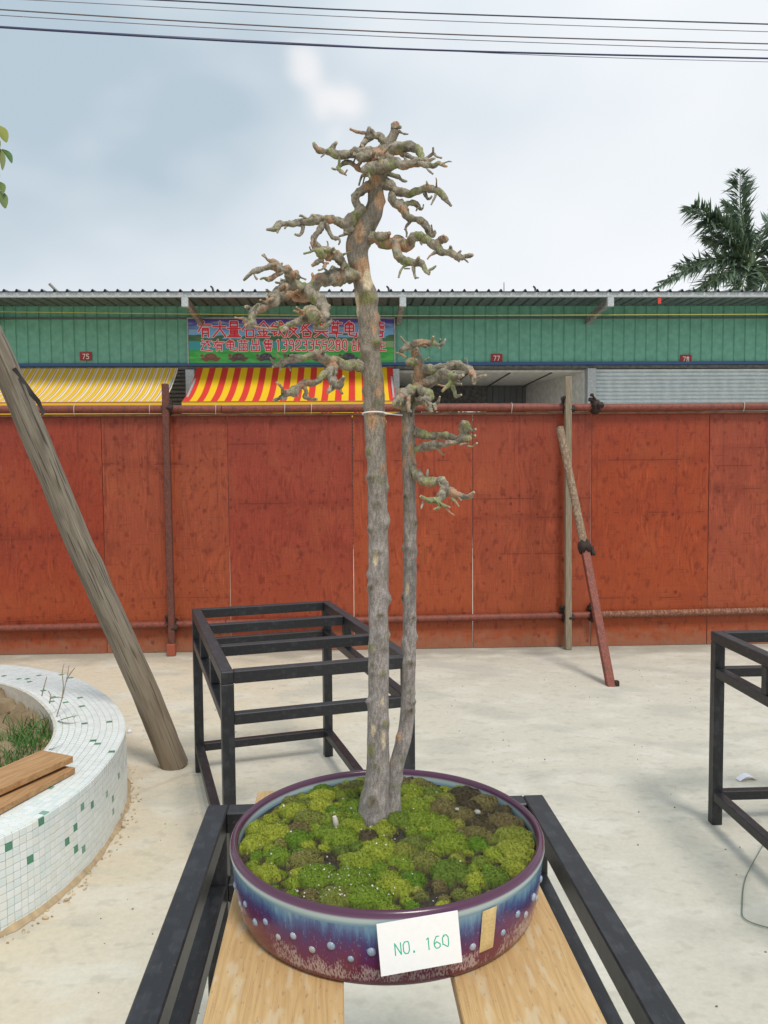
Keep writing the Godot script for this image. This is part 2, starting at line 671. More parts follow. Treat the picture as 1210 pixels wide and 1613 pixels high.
# ==================================================================== the row of shops
func shop_row() -> void:
	var t := thing("shop_row", "long low row of shops with green metal cladding and galvanised roof edge", "building", Vector3(0, 0, -13.5))
	t.rotation.y = 0.033
	var green := bump(tri(mat(lin(0.20, 0.53, 0.40), 0.5), M.soft, Vector3(0.8, 0.25, 0.8)), M.coarse, 0.05)
	var pale := tri(mat(lin(0.80, 0.78, 0.74), 0.85), M.soft, Vector3(1, 1, 1))
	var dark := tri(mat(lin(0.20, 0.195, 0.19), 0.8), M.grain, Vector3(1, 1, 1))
	var grey := tri(mat(lin(0.40, 0.40, 0.39), 0.8), M.grain, Vector3(1, 1, 1))
	var blue := mat(lin(0.03, 0.10, 0.24), 0.45)
	var roofm := tri(mat(lin(0.20, 0.235, 0.25), 0.5, 0.1), M.grain, Vector3(1, 1, 1))
	# roof sheet with its ribs: local z = toward the camera
	var prof := PackedVector2Array()
	var x := -9.6
	while x < 9.8:
		prof.append_array([Vector2(x, 0), Vector2(x + 0.125, 0), Vector2(x + 0.143, 0.034), Vector2(x + 0.160, 0.034), Vector2(x + 0.178, 0)])
		x += 0.187
	part("roof", ribbed(prof, 1.27, -5.2, 0.16), roofm, t, Vector3(0, 4.062, 0))
	part("eave_channel", bbox(19.2, 0.075, 0.05, 0.004), M.galv, t, Vector3(0, 4.018, 1.215))
	# green cladding sheets, one per bay, ribbed
	var edges := [-9.6, -6.62, -3.22, 0.24, 3.55, 6.95, 9.6]
	for k in range(edges.size() - 1):
		var pr := PackedVector2Array()
		var a: float = edges[k] + 0.002
		var b: float = edges[k + 1] - 0.002
		var q := a
		while q + 0.19 < b:
			pr.append_array([Vector2(q, 0), Vector2(q + 0.15, 0), Vector2(q + 0.158, -0.014), Vector2(q + 0.172, -0.014), Vector2(q + 0.18, 0)])
			q += 0.19
		pr.append(Vector2(b, 0))
		var cl := part("cladding", ribbed(pr, 0.0, 0.95), green, t, Vector3(0, 4.05, 0.0))
		cl.rotation.x = PI / 2.0
		cl.position = Vector3(0, 4.10, 0.0)
	part("wall_core", bbox(19.2, 0.96, 0.2, 0.004), grey, t, Vector3(0, 3.61, -0.14))
	part("blue_trim", bbox(19.2, 0.05, 0.05, 0.004), blue, t, Vector3(0, 3.125, 0.028))
	part("lintel", bbox(19.2, 0.055, 0.14, 0.004), dark, t, Vector3(0, 3.070, -0.05))
	part("conduit", bbox(19.0, 0.022, 0.03, 0.004), mat(lin(0.13, 0.14, 0.14), 0.6), t, Vector3(0, 3.885, 0.024))
	# rafter ends and arms below the eave
	for bx in [-6.4, -3.03, 0.27, 3.47, 6.8]:
		var ra := part("rafter", bbox(0.075, 0.11, 1.22, 0.004), grey, t, Vector3(bx, 3.885, 0.60))
		ra.rotation.x = -0.10
		part("rafter_end", bbox(0.10, 0.14, 0.07, 0.004), M.galv, t, Vector3(bx, 3.905, 1.225))
	part("eave_tag", bbox(0.05, 0.10, 0.01, 0.002), mat(lin(0.6, 0.05, 0.03), 0.6), t, Vector3(4.24, 3.93, 1.222))
	# columns between the bays
	for cx in [-6.62, -3.22, 0.20, 3.54, 6.95]:
		part("column", bbox(0.15, 3.04, 0.16, 0.006), M.galv, t, Vector3(cx, 1.52, -0.01))
	# rolling shutters, ribbed
	var shut := tri(mat(lin(0.72, 0.79, 0.82), 0.5, 0.0), M.soft, Vector3(0.6, 2, 1))
	for bay in [[-6.55, -3.29], [-3.14, 0.12], [3.62, 6.87]]:
		var pr := PackedVector2Array()
		var q := 0.0
		while q < 3.0:
			for j in 5:
				pr.append(Vector2(q + 0.066 * [0.0, 0.04, 0.25, 0.50, 0.58][j], [0.0, 0.014, 0.026, 0.036, 0.036][j]))
			q += 0.066
		var wv: float = bay[1] - bay[0]
		var s := part("rolling_shutter", ribbed(pr, -wv / 2.0, wv / 2.0), shut if bay[0] > 0.0 else dark, t, Vector3((bay[0] + bay[1]) / 2.0, 0.02, -0.06))  # shutters behind the awnings take the dark material as painted shade
		# profile x becomes height, profile y the relief toward the camera
		s.basis = Basis(Vector3(0, 1, 0), Vector3(0, 0, 1), Vector3(1, 0, 0))
	# the open shop, number 77
	part("side_wall", bbox(0.08, 3.04, 2.40, 0.004), pale, t, Vector3(3.225, 1.52, -1.27), Vector3(0, 0.217, 0))
	part("partition", bbox(0.08, 4.0, 5.0, 0.004), grey, t, Vector3(3.56, 2.0, -2.62))
	part("partition", bbox(0.08, 4.0, 2.6, 0.004), grey, t, Vector3(0.20, 2.0, -3.82))
	part("rear_wall", bbox(9.75, 4.1, 0.1, 0.004), grey, t, Vector3(-4.72, 2.05, -5.08))
	part("rear_wall", bbox(6.1, 4.1, 0.1, 0.004), grey, t, Vector3(6.65, 2.05, -5.08))
	part("end_wall", bbox(0.1, 4.0, 5.0, 0.004), grey, t, Vector3(-9.55, 2.0, -2.55))
	part("end_wall", bbox(0.1, 4.0, 5.0, 0.004), grey, t, Vector3(9.55, 2.0, -2.55))
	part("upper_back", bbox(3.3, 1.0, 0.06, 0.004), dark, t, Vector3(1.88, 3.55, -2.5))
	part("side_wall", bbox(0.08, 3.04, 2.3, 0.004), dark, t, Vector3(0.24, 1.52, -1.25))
	var ceil := part("ceiling", bbox(3.3, 0.04, 2.4, 0.004), pale, t, Vector3(1.86, 3.02, -1.33))
	for k in 4:
		part("ceiling_batten", bbox(0.03, 0.02, 2.3, 0.003), dark, t, Vector3(0.75 + k * 0.72, 2.992, -1.33))
	var wz := -2.42
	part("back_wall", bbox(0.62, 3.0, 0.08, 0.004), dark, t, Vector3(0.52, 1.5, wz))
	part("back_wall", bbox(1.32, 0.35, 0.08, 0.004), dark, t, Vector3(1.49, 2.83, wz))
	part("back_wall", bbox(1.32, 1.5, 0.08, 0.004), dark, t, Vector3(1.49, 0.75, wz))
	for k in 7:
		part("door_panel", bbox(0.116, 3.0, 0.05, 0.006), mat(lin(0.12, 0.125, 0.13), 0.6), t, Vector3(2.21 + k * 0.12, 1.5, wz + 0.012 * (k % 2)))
	var gl := mat(Color(0.85, 0.95, 0.95, 0.12), 0.05)
	gl.transparency = BaseMaterial3D.TRANSPARENCY_ALPHA
	var win := part("window", bbox(1.30, 0.035, 0.05, 0.003), M.galv, t, Vector3(1.49, 2.635, wz + 0.01))
	part("frame", bbox(0.04, 1.1, 0.05, 0.003), M.galv, win, Vector3(0.62, -0.58, 0))
	part("frame", bbox(0.04, 1.1, 0.05, 0.003), M.galv, win, Vector3(-0.62, -0.58, 0))
	part("frame", bbox(0.03, 1.1, 0.05, 0.003), M.galv, win, Vector3(0.05, -0.58, 0))
	part("pane", bbox(1.28, 1.1, 0.006, 0.001), gl, win, Vector3(0, -0.58, -0.02))
	part("counter", bbox(1.1, 0.10, 0.4, 0.01), mat(lin(0.05, 0.12, 0.42), 0.5), t, Vector3(1.65, 2.10, -1.9))
	part("counter_stand", bbox(1.0, 2.03, 0.34, 0.01), dark, t, Vector3(1.65, 1.02, -1.9))
	# floor slab of the building
	part("floor_slab", bbox(19.2, 0.1, 5.0, 0.01), grey, t, Vector3(0, 0.02, -2.45))
	# plants at the shop
	shrub("leafy_shrub", "bright green bushy plant inside the open shop beside the window", "plant", at(700, 618, 14.2) * Vector3(1, 0, 1), 1.75, 2.42, 0.36, 900, 0.085)
	shrub("far_shrub", "dark green foliage outside the back window of the open shop", "plant", at(745, 618, 19.8) * Vector3(1, 0, 1), 0.6, 3.9, 1.5, 2600, 0.16)
	# bits on the roof
	var pc := thing("roof_pipe", "short pale pipe end sticking up over the roof edge at the far left", "pipe", at(84, 457, 12.6))
	part("pipe", tube([Vector3(-0.06, 0.10, 0), Vector3(0.06, -0.03, -0.05)], [0.022, 0.022], 10, 0.05), mat(lin(0.30, 0.28, 0.24), 0.7), pc)
	for k in 3:
		var px: float = [335.0, 612.0, 843.0][k]
		var lb: String = ["small dark clip on the roof edge above the striped awnings", "small dark stub on the roof edge right of the bonsai trunk", "thin bent dark stub on the roof edge above the open shop"][k]
		solo("roof_clip", tube([Vector3(-0.03, 0.06, 0), Vector3(0.0, 0.03, 0), Vector3(0.01, -0.05, 0)], [0.014, 0.016, 0.02], 8, 0.04), mat(lin(0.05, 0.05, 0.05), 0.7), lb, "clip", at(px, 457, 12.5))
	solo("roof_spike", tube([Vector3(0, 0.10, 0), Vector3(0, -0.06, 0)], [0.006, 0.008], 6, 0.1), mat(lin(0.2, 0.2, 0.2), 0.6), "thin upright rod standing on the roof edge right of the bonsai crown", "rod", at(794, 455, 12.6))


func shrub(called: String, label: String, category: String, base: Vector3, y0: float, y1: float, r: float, count: int, size: float) -> void:
	var t := thing(called, label, category, base)
	part("stem", tube([Vector3(0, 0, 0), Vector3(0.03, y0 * 0.6, 0), Vector3(0, (y0 + y1) / 2.0, 0)], [0.05, 0.04, 0.02], 8, 0.2), mat(lin(0.12, 0.09, 0.06), 0.9), t)
	var v := PackedVector3Array()
	var c := PackedColorArray()
	var ix := PackedInt32Array()
	var clumps := []
	for k in 14:
		clumps.append(Vector3(0, (y0 + y1) / 2.0, 0) + rdir() * Vector3(r, (y1 - y0) / 2.0, r) * rng.randf_range(0.3, 0.85))
	for k in count:
		var cl: Vector3 = clumps[rng.randi() % clumps.size()]
		var p := cl + rdir() * rng.randf() * r * 0.45
		var g := rng.randf_range(0.6, 1.3)
		leaf(v, c, ix, p, (rdir() + Vector3(0, -0.2, 0)).normalized(), rdir(), size * rng.randf_range(0.7, 1.3), size * 0.5, Color(0.075 * g, 0.20 * g, 0.035 * g))
	part("foliage", amesh(v, ix, c), M.leafy, t)


# ==================================================================== awnings
func awnings() -> void:
	var first := paint(512, 4, func(x: int, _y: int) -> Color:
		var u := fmod(x / 512.0 * 29.0, 1.0)
		if u < 0.58:
			return lin(0.80, 0.50, 0.02)
		if u < 0.68:
			return lin(0.80, 0.74, 0.55)
		if u < 0.82:
			return lin(0.58, 0.26, 0.27)
		return lin(0.82, 0.76, 0.62))
	var second := paint(512, 4, func(x: int, _y: int) -> Color:
		var u := fmod(x / 512.0 * 15.5, 1.0)
		return lin(0.70, 0.045, 0.03) if u < 0.5 else lin(0.88, 0.55, 0.01))
	var data := [[-6.55, -3.40, first, "yellow, white and pink striped shop awning below number 75"], [-3.10, 0.16, second, "red and yellow striped shop awning under the turtle banner"]]
	for k in 2:
		var x0: float = data[k][0]
		var x1: float = data[k][1]
		var t := thing("striped_awning", data[k][3], "awning", Vector3((x0 + x1) / 2.0, 0, -13.5 - 0.033 * (x0 + x1) / 2.0), 0.033, "striped awnings of the shops")
		var w := x1 - x0
		var v := PackedVector3Array()
		var uv := PackedVector2Array()
		var ix := PackedInt32Array()
		var rows := 12
		var cols := 40
		for j in rows + 1:
			var s := float(j) / rows
			for i in cols + 1:
				var u := float(i) / cols
				var wob := 0.010 * sin(u * 61.0 + k) * sin(s * PI)
				v.append(Vector3((u - 0.5) * w, lerpf(3.06, 2.405, s) - 0.085 * sin(s * PI) + wob, lerpf(0.10, 1.28, s)))
				uv.append(Vector2(u, s))
		for j in rows:
			for i in cols:
				var a := j * (cols + 1) + i
				ix.append_array([a, a + cols + 1, a + cols + 2, a, a + cols + 2, a + 1])
		var m := mat(Color.WHITE, 0.75)
		m.albedo_texture = data[k][2]
		m.cull_mode = BaseMaterial3D.CULL_DISABLED
		m.backlight_enabled = true
		m.backlight = Color(0.35, 0.35, 0.35)
		part("canopy", amesh(v, ix, PackedColorArray(), uv), m, t)
		part("hem", bbox(w, 0.012, 0.02, 0.003), mat(lin(0.42, 0.12, 0.10), 0.7), t, Vector3(0, 2.405, 1.285))
		var val := paint(512, 32, func(x: int, y: int) -> Color:
			var c := lin(0.72, 0.43, 0.015)
			if k == 1 and y > 18:
				for q in [0.215, 0.37, 0.645, 0.80]:
					var r: float = x / 512.0 - q
					if r > 0.0 and r < 0.055 and fmod(r * 54.0, 1.0) < 0.72 and (y > 26 or y < 23):
						c = lin(0.45, 0.03, 0.02)
			return c)
		var vm := mat(Color.WHITE, 0.75)
		vm.albedo_texture = val
		part("valance", slab(w, 0.24, 0.004), vm, t, Vector3(0, 2.278, 1.288))
		for s in [-1.0, 1.0]:
			var arm := part("arm", bbox(0.03, 0.03, 1.36, 0.003), M.galv, t, Vector3(s * (w / 2.0 - 0.03), 2.66, 0.70))
			arm.rotation.x = 0.505


# ==================================================================== printed signs
# characters as strokes on a ten by ten grid: every stroke is a run of two-digit points
const GLYPHS := {
	"you": "0292 4006 3439 347479 3575 3777", "da": "0393 505409 5499", "liang": "2070732320 2171 0494 2575772725 2676 5559 1888 0999",
	"shi": "1090 4105 3585893935", "jin": "5004 5094 3474 1686 5459 2738 7768 0999", "qian": "2103 1343 0646 2628 2847 5292 5494 606699 8458 7081",
	"ji": "1181 31350 3109 1171548429 3499", "ge": "4014 3171 7106 3387 2676792926", "lei": "2031 7061 0292 5005 4204 6294 0696 5609 5699",
	"cao": "0191 3032 6062 2363662623 2464 0797 5659", "gui": "4012 3161 6152 1272761612 1474 4248 489997", "chu": "5059 202474 7074 151989 8589",
	"shou": "3013 2126 5061 2181 2383 2484 2686 5156 3777793937", "hai": "1021 0333 3317 1708 1899 4191 6134 6167 6385", "miao": "0191 3032 6062 1383891913 1686 5359",
	"hu": "0252 2025 1545491915 6069 6090 9099 6393 6696", "xian": "3012 1272 5054 0494 3408 6468 6898 9897", "sheng": "2013 1383 5059 1686 0999",
	"0": "3060828779692717123031", "1": "3150 5059", "2": "13307082840819 1989", "3": "1070844484 84886919", "4": "6007 0797 6069", "5": "8020 2024 2474 74878869 6919",
	"6": "70401417 17396988 88864416", "7": "1080 8039", "8": "30708274342212 12304052 34747788692918 1834", "9": "84744413 13306083 83867949", "N": "1910 1089 8980", "O": "3070828769391712 1230", "D": "3839 3949 4948",
}


func strokes(im: Image, glyph: String, x0: float, y0: float, w: float, h: float, wid: float, col: Color) -> void:
	for s in (GLYPHS[glyph] as String).split(" "):
		var pts := []
		for k in range(0, s.length() - 1, 2):
			pts.append(Vector2(x0 + w * (s[k].to_int() + 0.5) / 10.0, y0 + h * (s[k + 1].to_int() + 0.5) / 10.0))
		for k in range(pts.size() - 1):
			line(im, pts[k], pts[k + 1], wid, col)


func line(im: Image, a: Vector2, b: Vector2, wid: float, col: Color) -> void:
	var r := wid / 2.0
	for y in range(maxi(0, int(minf(a.y, b.y) - r)), mini(im.get_height() - 1, int(maxf(a.y, b.y) + r) + 1) + 1):
		for x in range(maxi(0, int(minf(a.x, b.x) - r)), mini(im.get_width() - 1, int(maxf(a.x, b.x) + r) + 1) + 1):
			var p := Vector2(x, y)
			var q := Geometry2D.get_closest_point_to_segment(p, a, b)
			var k := clampf(r - p.distance_to(q) + 0.5, 0.0, 1.0)
			if k > 0.0:
				im.set_pixel(x, y, im.get_pixel(x, y).lerp(col, k))


func blob(im: Image, c: Vector2, rx: float, ry: float, col: Color) -> void:
	for y in range(maxi(0, int(c.y - ry)), mini(im.get_height(), int(c.y + ry) + 1)):
		for x in range(maxi(0, int(c.x - rx)), mini(im.get_width(), int(c.x + rx) + 1)):
			var q := Vector2((x - c.x) / rx, (y - c.y) / ry).length()
			if q < 1.0:
				im.set_pixel(x, y, im.get_pixel(x, y).lerp(col, clampf((1.0 - q) * 6.0, 0.0, 1.0)))


func signs() -> void:
	# the banner: 317 x 69 photo pixels
	var w := 1024
	var h := 224
	var im := Image.create_empty(w, h, false, Image.FORMAT_RGB8)
	for y in h:
		for x in w:
			var u := float(x) / w
			var v := float(y) / h
			var n := nz.get_noise_2d(u * 7.0, v * 9.0)
			var c := Color(0.09, 0.07, 0.38).lerp(Color(0.20, 0.50, 0.85), smooth(0.02, 0.34, v + n * 0.12))
			c = c.lerp(Color(0.34, 0.43, 0.52), smooth(0.18, 0.45, n) * 0.6 * smooth(0.4, 0.2, v))
			var hill := 0.36 + 0.05 * sin(u * 9.0) + n * 0.10
			if v > hill:
				c = Color(0.05, 0.15, 0.075).lerp(Color(0.10, 0.24, 0.10), clampf(n + 0.5, 0.0, 1.0))
			if v > 0.50 + n * 0.02:
				c = Color(0.05, 0.38, 0.44).lerp(Color(0.26, 0.46, 0.22), smooth(0.3, 0.9, u))
			if v > 0.66 + 0.04 * sin(u * 5.0 + 1.0):
				c = Color(0.05, 0.42, 0.07).lerp(Color(0.10, 0.56, 0.12), clampf(n * 1.5 + 0.4, 0.0, 1.0))
			im.set_pixel(x, y, c.linear_to_srgb())
	var k := 1024.0 / 317.0
	var red := lin(0.74, 0.025, 0.06)
	var pale := lin(0.95, 0.86, 0.88)
	var row1 := ["you", "da", "liang", "shi", "jin", "qian", "ji", "ge", "lei", "cao", "gui", "chu", "shou"]
	for ps in 2:
		for i in row1.size():
			strokes(im, row1[i], (14.0 + i * 22.4) * k, 3.0 * k, 21.5 * k, 26.0 * k, 12.5 if ps == 0 else 7.5, pale if ps == 0 else red)
		var row2 := ["hai", "you", "gui", "miao", "chu", "shou"]
		for i in 6:
			strokes(im, row2[i], (18.0 + i * 18.9) * k, 31.5 * k, 17.5 * k, 19.0 * k, 10.5 if ps == 0 else 5.5, pale if ps == 0 else red)
		var num := "13923355280"
		for i in num.length():
			strokes(im, num[i], (132.0 + i * 10.3) * k, 32.0 * k, 10.0 * k, 18.0 * k, 12.0 if ps == 0 else 6.0, pale if ps == 0 else red)
		var row3 := ["hu", "xian", "sheng"]
		for i in 3:
			strokes(im, row3[i], (250.0 + i * 18.6) * k, 31.5 * k, 17.5 * k, 19.0 * k, 10.5 if ps == 0 else 5.5, pale if ps == 0 else red)
	# turtles printed along the foot of the banner
	var shells := [lin(0.22, 0.09, 0.05), lin(0.10, 0.07, 0.07), lin(0.06, 0.06, 0.10), lin(0.03, 0.02, 0.02), lin(0.07, 0.06, 0.13), lin(0.05, 0.06, 0.09)]
	for i in 6:
		var c := Vector2((33.0 + i * 42.6) * k, 59.0 * k)
		var sk: Color = shells[i]
		for q in [[-11.0, 3.0], [-7.0, 5.5], [8.0, 5.5], [11.5, 2.5]]:
			blob(im, c + Vector2(q[0], q[1]) * k, 4.2 * k, 2.2 * k, sk.lerp(lin(0.25, 0.10, 0.08), 0.5))
		blob(im, c + Vector2(-13.0, -2.0) * k, 3.2 * k, 2.6 * k, sk.lerp(lin(0.3, 0.16, 0.1), 0.6))
		blob(im, c, 10.5 * k, 6.3 * k, sk)
		for j in 7:
			var p := c + Vector2(rng.randf_range(-6.5, 6.5), rng.randf_range(-3.4, 2.5)) * k
			blob(im, p, 2.0 * k, 1.2 * k, lin(0.75, 0.7, 0.62) if i == 3 else sk.lerp(lin(0.30, 0.22, 0.22), 0.45))
	var bm := mat(Color.WHITE, 0.55)
	bm.albedo_texture = ImageTexture.create_from_image(im)
	var z0 := -13.5 + 0.05
	var b := thing("shop_banner", "wide printed shop banner with red characters and turtles on green grass", "banner", Vector3(-1.52, 3.507, -13.5 + 0.033 * 1.52 + 0.05), 0.033)
	part("print", slab(3.42, 0.735, 0.012), bm, b)
	part("frame", bbox(3.46, 0.022, 0.03, 0.003), M.galv, b, Vector3(0, 0.38, -0.002))
	part("frame", bbox(0.02, 0.735, 0.03, 0.003), M.galv, b, Vector3(-1.722, 0, -0.002))
	part("frame", bbox(0.02, 0.735, 0.03, 0.003), M.galv, b, Vector3(1.722, 0, -0.002))
	# number plates
	for d in [["75", 141.5, "above the yellow and white awning"], ["77", 783.0, "above the open shop"], ["78", 1086.0, "above the closed rolling shutter"]]:
		var pi := Image.create_empty(96, 64, false, Image.FORMAT_RGB8)
		pi.fill(lin(0.36, 0.022, 0.028))
		var tx: String = d[0]
		for j in 2:
			strokes(pi, tx[j], 20.0 + j * 29.0, 14.0, 27.0, 38.0, 6.0, lin(0.8, 0.78, 0.75))
		var nm := mat(Color.WHITE, 0.5)
		nm.albedo_texture = ImageTexture.create_from_image(pi)
		var ps := at(d[1], 563.5, 13.5)
		ps.z = -13.5 - 0.033 * ps.x + 0.022
		solo("number_plate", slab(0.195, 0.14, 0.01), nm, "small red number plate reading %s %s" % [tx, d[2]], "number plate", ps, Vector3(0, 0.033, 0), "red number plates on the shop fronts")


# ==================================================================== overhead cables
func overhead_cables() -> void:
	var runs := [
		[[[-500, -35], [250, 0], [605, 18], [1210, 38], [1800, 54]], 0.013, "topmost thick dark overhead cable crossing the sky", Color(0.05, 0.055, 0.09)],
		[[[-500, -28], [50, 0], [605, 29], [1210, 50], [1800, 66]], 0.007, "thin pale overhead wire just under the topmost thick cable", Color(0.20, 0.18, 0.22)],
		[[[-500, -24], [0, 15], [605, 50], [1210, 69], [1800, 82]], 0.012, "brownish overhead cable, third from the top of the sky", Color(0.13, 0.10, 0.10)],
		[[[-500, -14], [0, 24], [605, 57.5], [1210, 79], [1800, 94]], 0.007, "thin mauve overhead wire close under the brownish cable", Color(0.16, 0.13, 0.18)],
		[[[-500, 3], [0, 43], [605, 76], [1210, 92], [1800, 104]], 0.017, "lowest and thickest dark blue overhead cable", Color(0.03, 0.035, 0.10)],
		[[[-500, 0], [0, 41], [605, 75], [905, 89], [1210, 97.5], [1800, 112]], 0.006, "thin overhead wire that crosses below the thickest cable at the right", Color(0.14, 0.13, 0.2)]]
	for r in runs:
		var pts := []
		var rad := []
		for p in r[0]:
			pts.append(at(p[0], p[1], 9.5 + (p[0] - 605.0) * 0.0006))
			rad.append(r[1] * 0.62)
		solo("overhead_cable", tube(pts, rad, 8, 0.6), mat((r[3] as Color).linear_to_srgb(), 0.6), r[2], "cable", Vector3.ZERO, Vector3.ZERO, "overhead cables across the sky")
	var yp := []
	for p in [[-300, 489], [0, 491], [300, 494.5], [605, 497], [1210, 495], [1600, 492]]:
		yp.append(at(p[0], p[1], 12.5))
	solo("yellow_line", tube(yp, [0.006, 0.006, 0.006, 0.006, 0.006, 0.006], 8, 0.5), mat(lin(0.50, 0.42, 0.08), 0.6), "thin yellow line strung under the eave of the shops", "line")


# ==================================================================== palm beyond the roof
func palm() -> void:
	var d := 27.0
	var crown := at(1184, 415, d)
	var t := thing("palm_tree", "green feathery palm standing behind the shop roof", "palm", crown * Vector3(1, 0, 1))
	var hy := crown.y
	part("trunk", tube([Vector3(0.3, 0, 0), Vector3(0.1, hy * 0.5, 0), Vector3(0, hy - 0.2, 0)], [0.26, 0.2, 0.15], 14, 0.4), mat(lin(0.26, 0.24, 0.21), 0.9), t)
	part("crownshaft", tube([Vector3(0, hy - 0.9, 0), Vector3(0, hy - 0.2, 0), Vector3(0, hy + 0.35, 0)], [0.15, 0.13, 0.06], 12, 0.1), mat(lin(0.075, 0.12, 0.06), 0.6), t)
	# fronds given by where their middle and tip appear, and how far they come forward
	var fr := [[1112, 318, 1082, 330, 0.5, 1], [1125, 388, 1030, 456, 0.6, 1], [1160, 320, 1166, 268, 0.2, 1], [1150, 420, 1078, 470, 0.9, 1], [1166, 440, 1168, 480, 1.4, 1],
		[1225, 360, 1275, 370, 0.5, -1], [1240, 400, 1310, 440, 0.4, -1], [1205, 345, 1250, 300, -0.6, -1], [1212, 440, 1226, 490, 1.1, -1], [1150, 370, 1108, 378, -1.0, 1], [1178, 345, 1140, 318, -1.2, 1], [1230, 430, 1290, 480, -0.9, -1], [1140, 330, 1104, 352, 0.2, 1], [1145, 400, 1060, 420, -0.6, 1]]
	for f in fr:
		var p0 := Vector3(0, hy, 0)
		var p1 := at(f[0], f[1], d - f[4] * 0.5) - t.position
		var p2 := at(f[2], f[3], d - f[4]) - t.position
		var v := PackedVector3Array()
		var c := PackedColorArray()
		var ix := PackedInt32Array()
		var n := 46
		for k in range(4, n):
			var s := float(k) / n
			var q := p0.lerp(p1, s).lerp(p1.lerp(p2, s), s)
			var q2 := p0.lerp(p1, s + 0.02).lerp(p1.lerp(p2, s + 0.02), s + 0.02)
			var along := (q2 - q).normalized()
			var side := along.cross(Vector3.UP).normalized()
			var ln := 0.95 * pow(sin(PI * clampf(s * 0.86 + 0.13, 0.0, 1.0)), 0.6) * rng.randf_range(0.8, 1.1)
			for sd in [-1.0, 1.0]:
				for row in 3:
					var dv: Vector3 = (side * sd * 0.8 + along * rng.randf_range(0.45, 0.85) + Vector3(0, rng.randf_range(-1.0, 0.40) + 0.15 * row, 0)).normalized()
					var g := rng.randf_range(0.7, 1.35)
					leaf(v, c, ix, q, dv, Vector3(rng.randfn() * 0.4, 1, rng.randfn() * 0.4), ln * rng.randf_range(0.7, 1.05), 0.080, Color(0.14 * g, 0.20 * g, 0.14 * g))
		var fo := part("frond", amesh(v, ix, c), M.leafy, t)
		part("midrib", tube([p0, p0.lerp(p1, 0.5).lerp(p1.lerp(p2, 0.5), 0.5), p2], [0.045, 0.025, 0.008], 6, 0.3), mat(lin(0.09, 0.13, 0.04), 0.6), fo)


# ==================================================================== red hoarding
func clamp_mesh(r: float) -> ArrayMesh:
	# a scaffold clamp: a lumpy collar with two lugs and a bolt, around the x axis
	var st := SurfaceTool.new()
	var pts := []
	var rad := []
	for k in 13:
		var a := TAU * k / 12.0
		pts.append(Vector3(0, cos(a), sin(a)) * (r + 0.008))
		rad.append(0.016 + 0.005 * sin(a * 5.0))
	st.append_from(tube(pts, rad, 8, 0.02), 0, Transform3D(Basis.from_scale(Vector3(2.0, 1, 1)), Vector3.ZERO))
	st.append_from(bbox(0.05, 0.03, 0.05, 0.006), 0, Transform3D(Basis(Vector3.RIGHT, 0.4), Vector3(-0.02, r + 0.022, 0.012)))
	st.append_from(bbox(0.045, 0.036, 0.045, 0.006), 0, Transform3D(Basis(Vector3.RIGHT, 0.9), Vector3(0.026, -r * 0.2, r + 0.022)))
	st.append_from(tube([Vector3(0.01, r - 0.01, r), Vector3(-0.03, r + 0.05, r + 0.012)], [0.008, 0.008], 8, 0.05), 0, Transform3D())
	st.append_from(bbox(0.024, 0.02, 0.024, 0.004), 0, Transform3D(Basis(), Vector3(-0.03, r + 0.045, r + 0.012)))
	return st.commit()


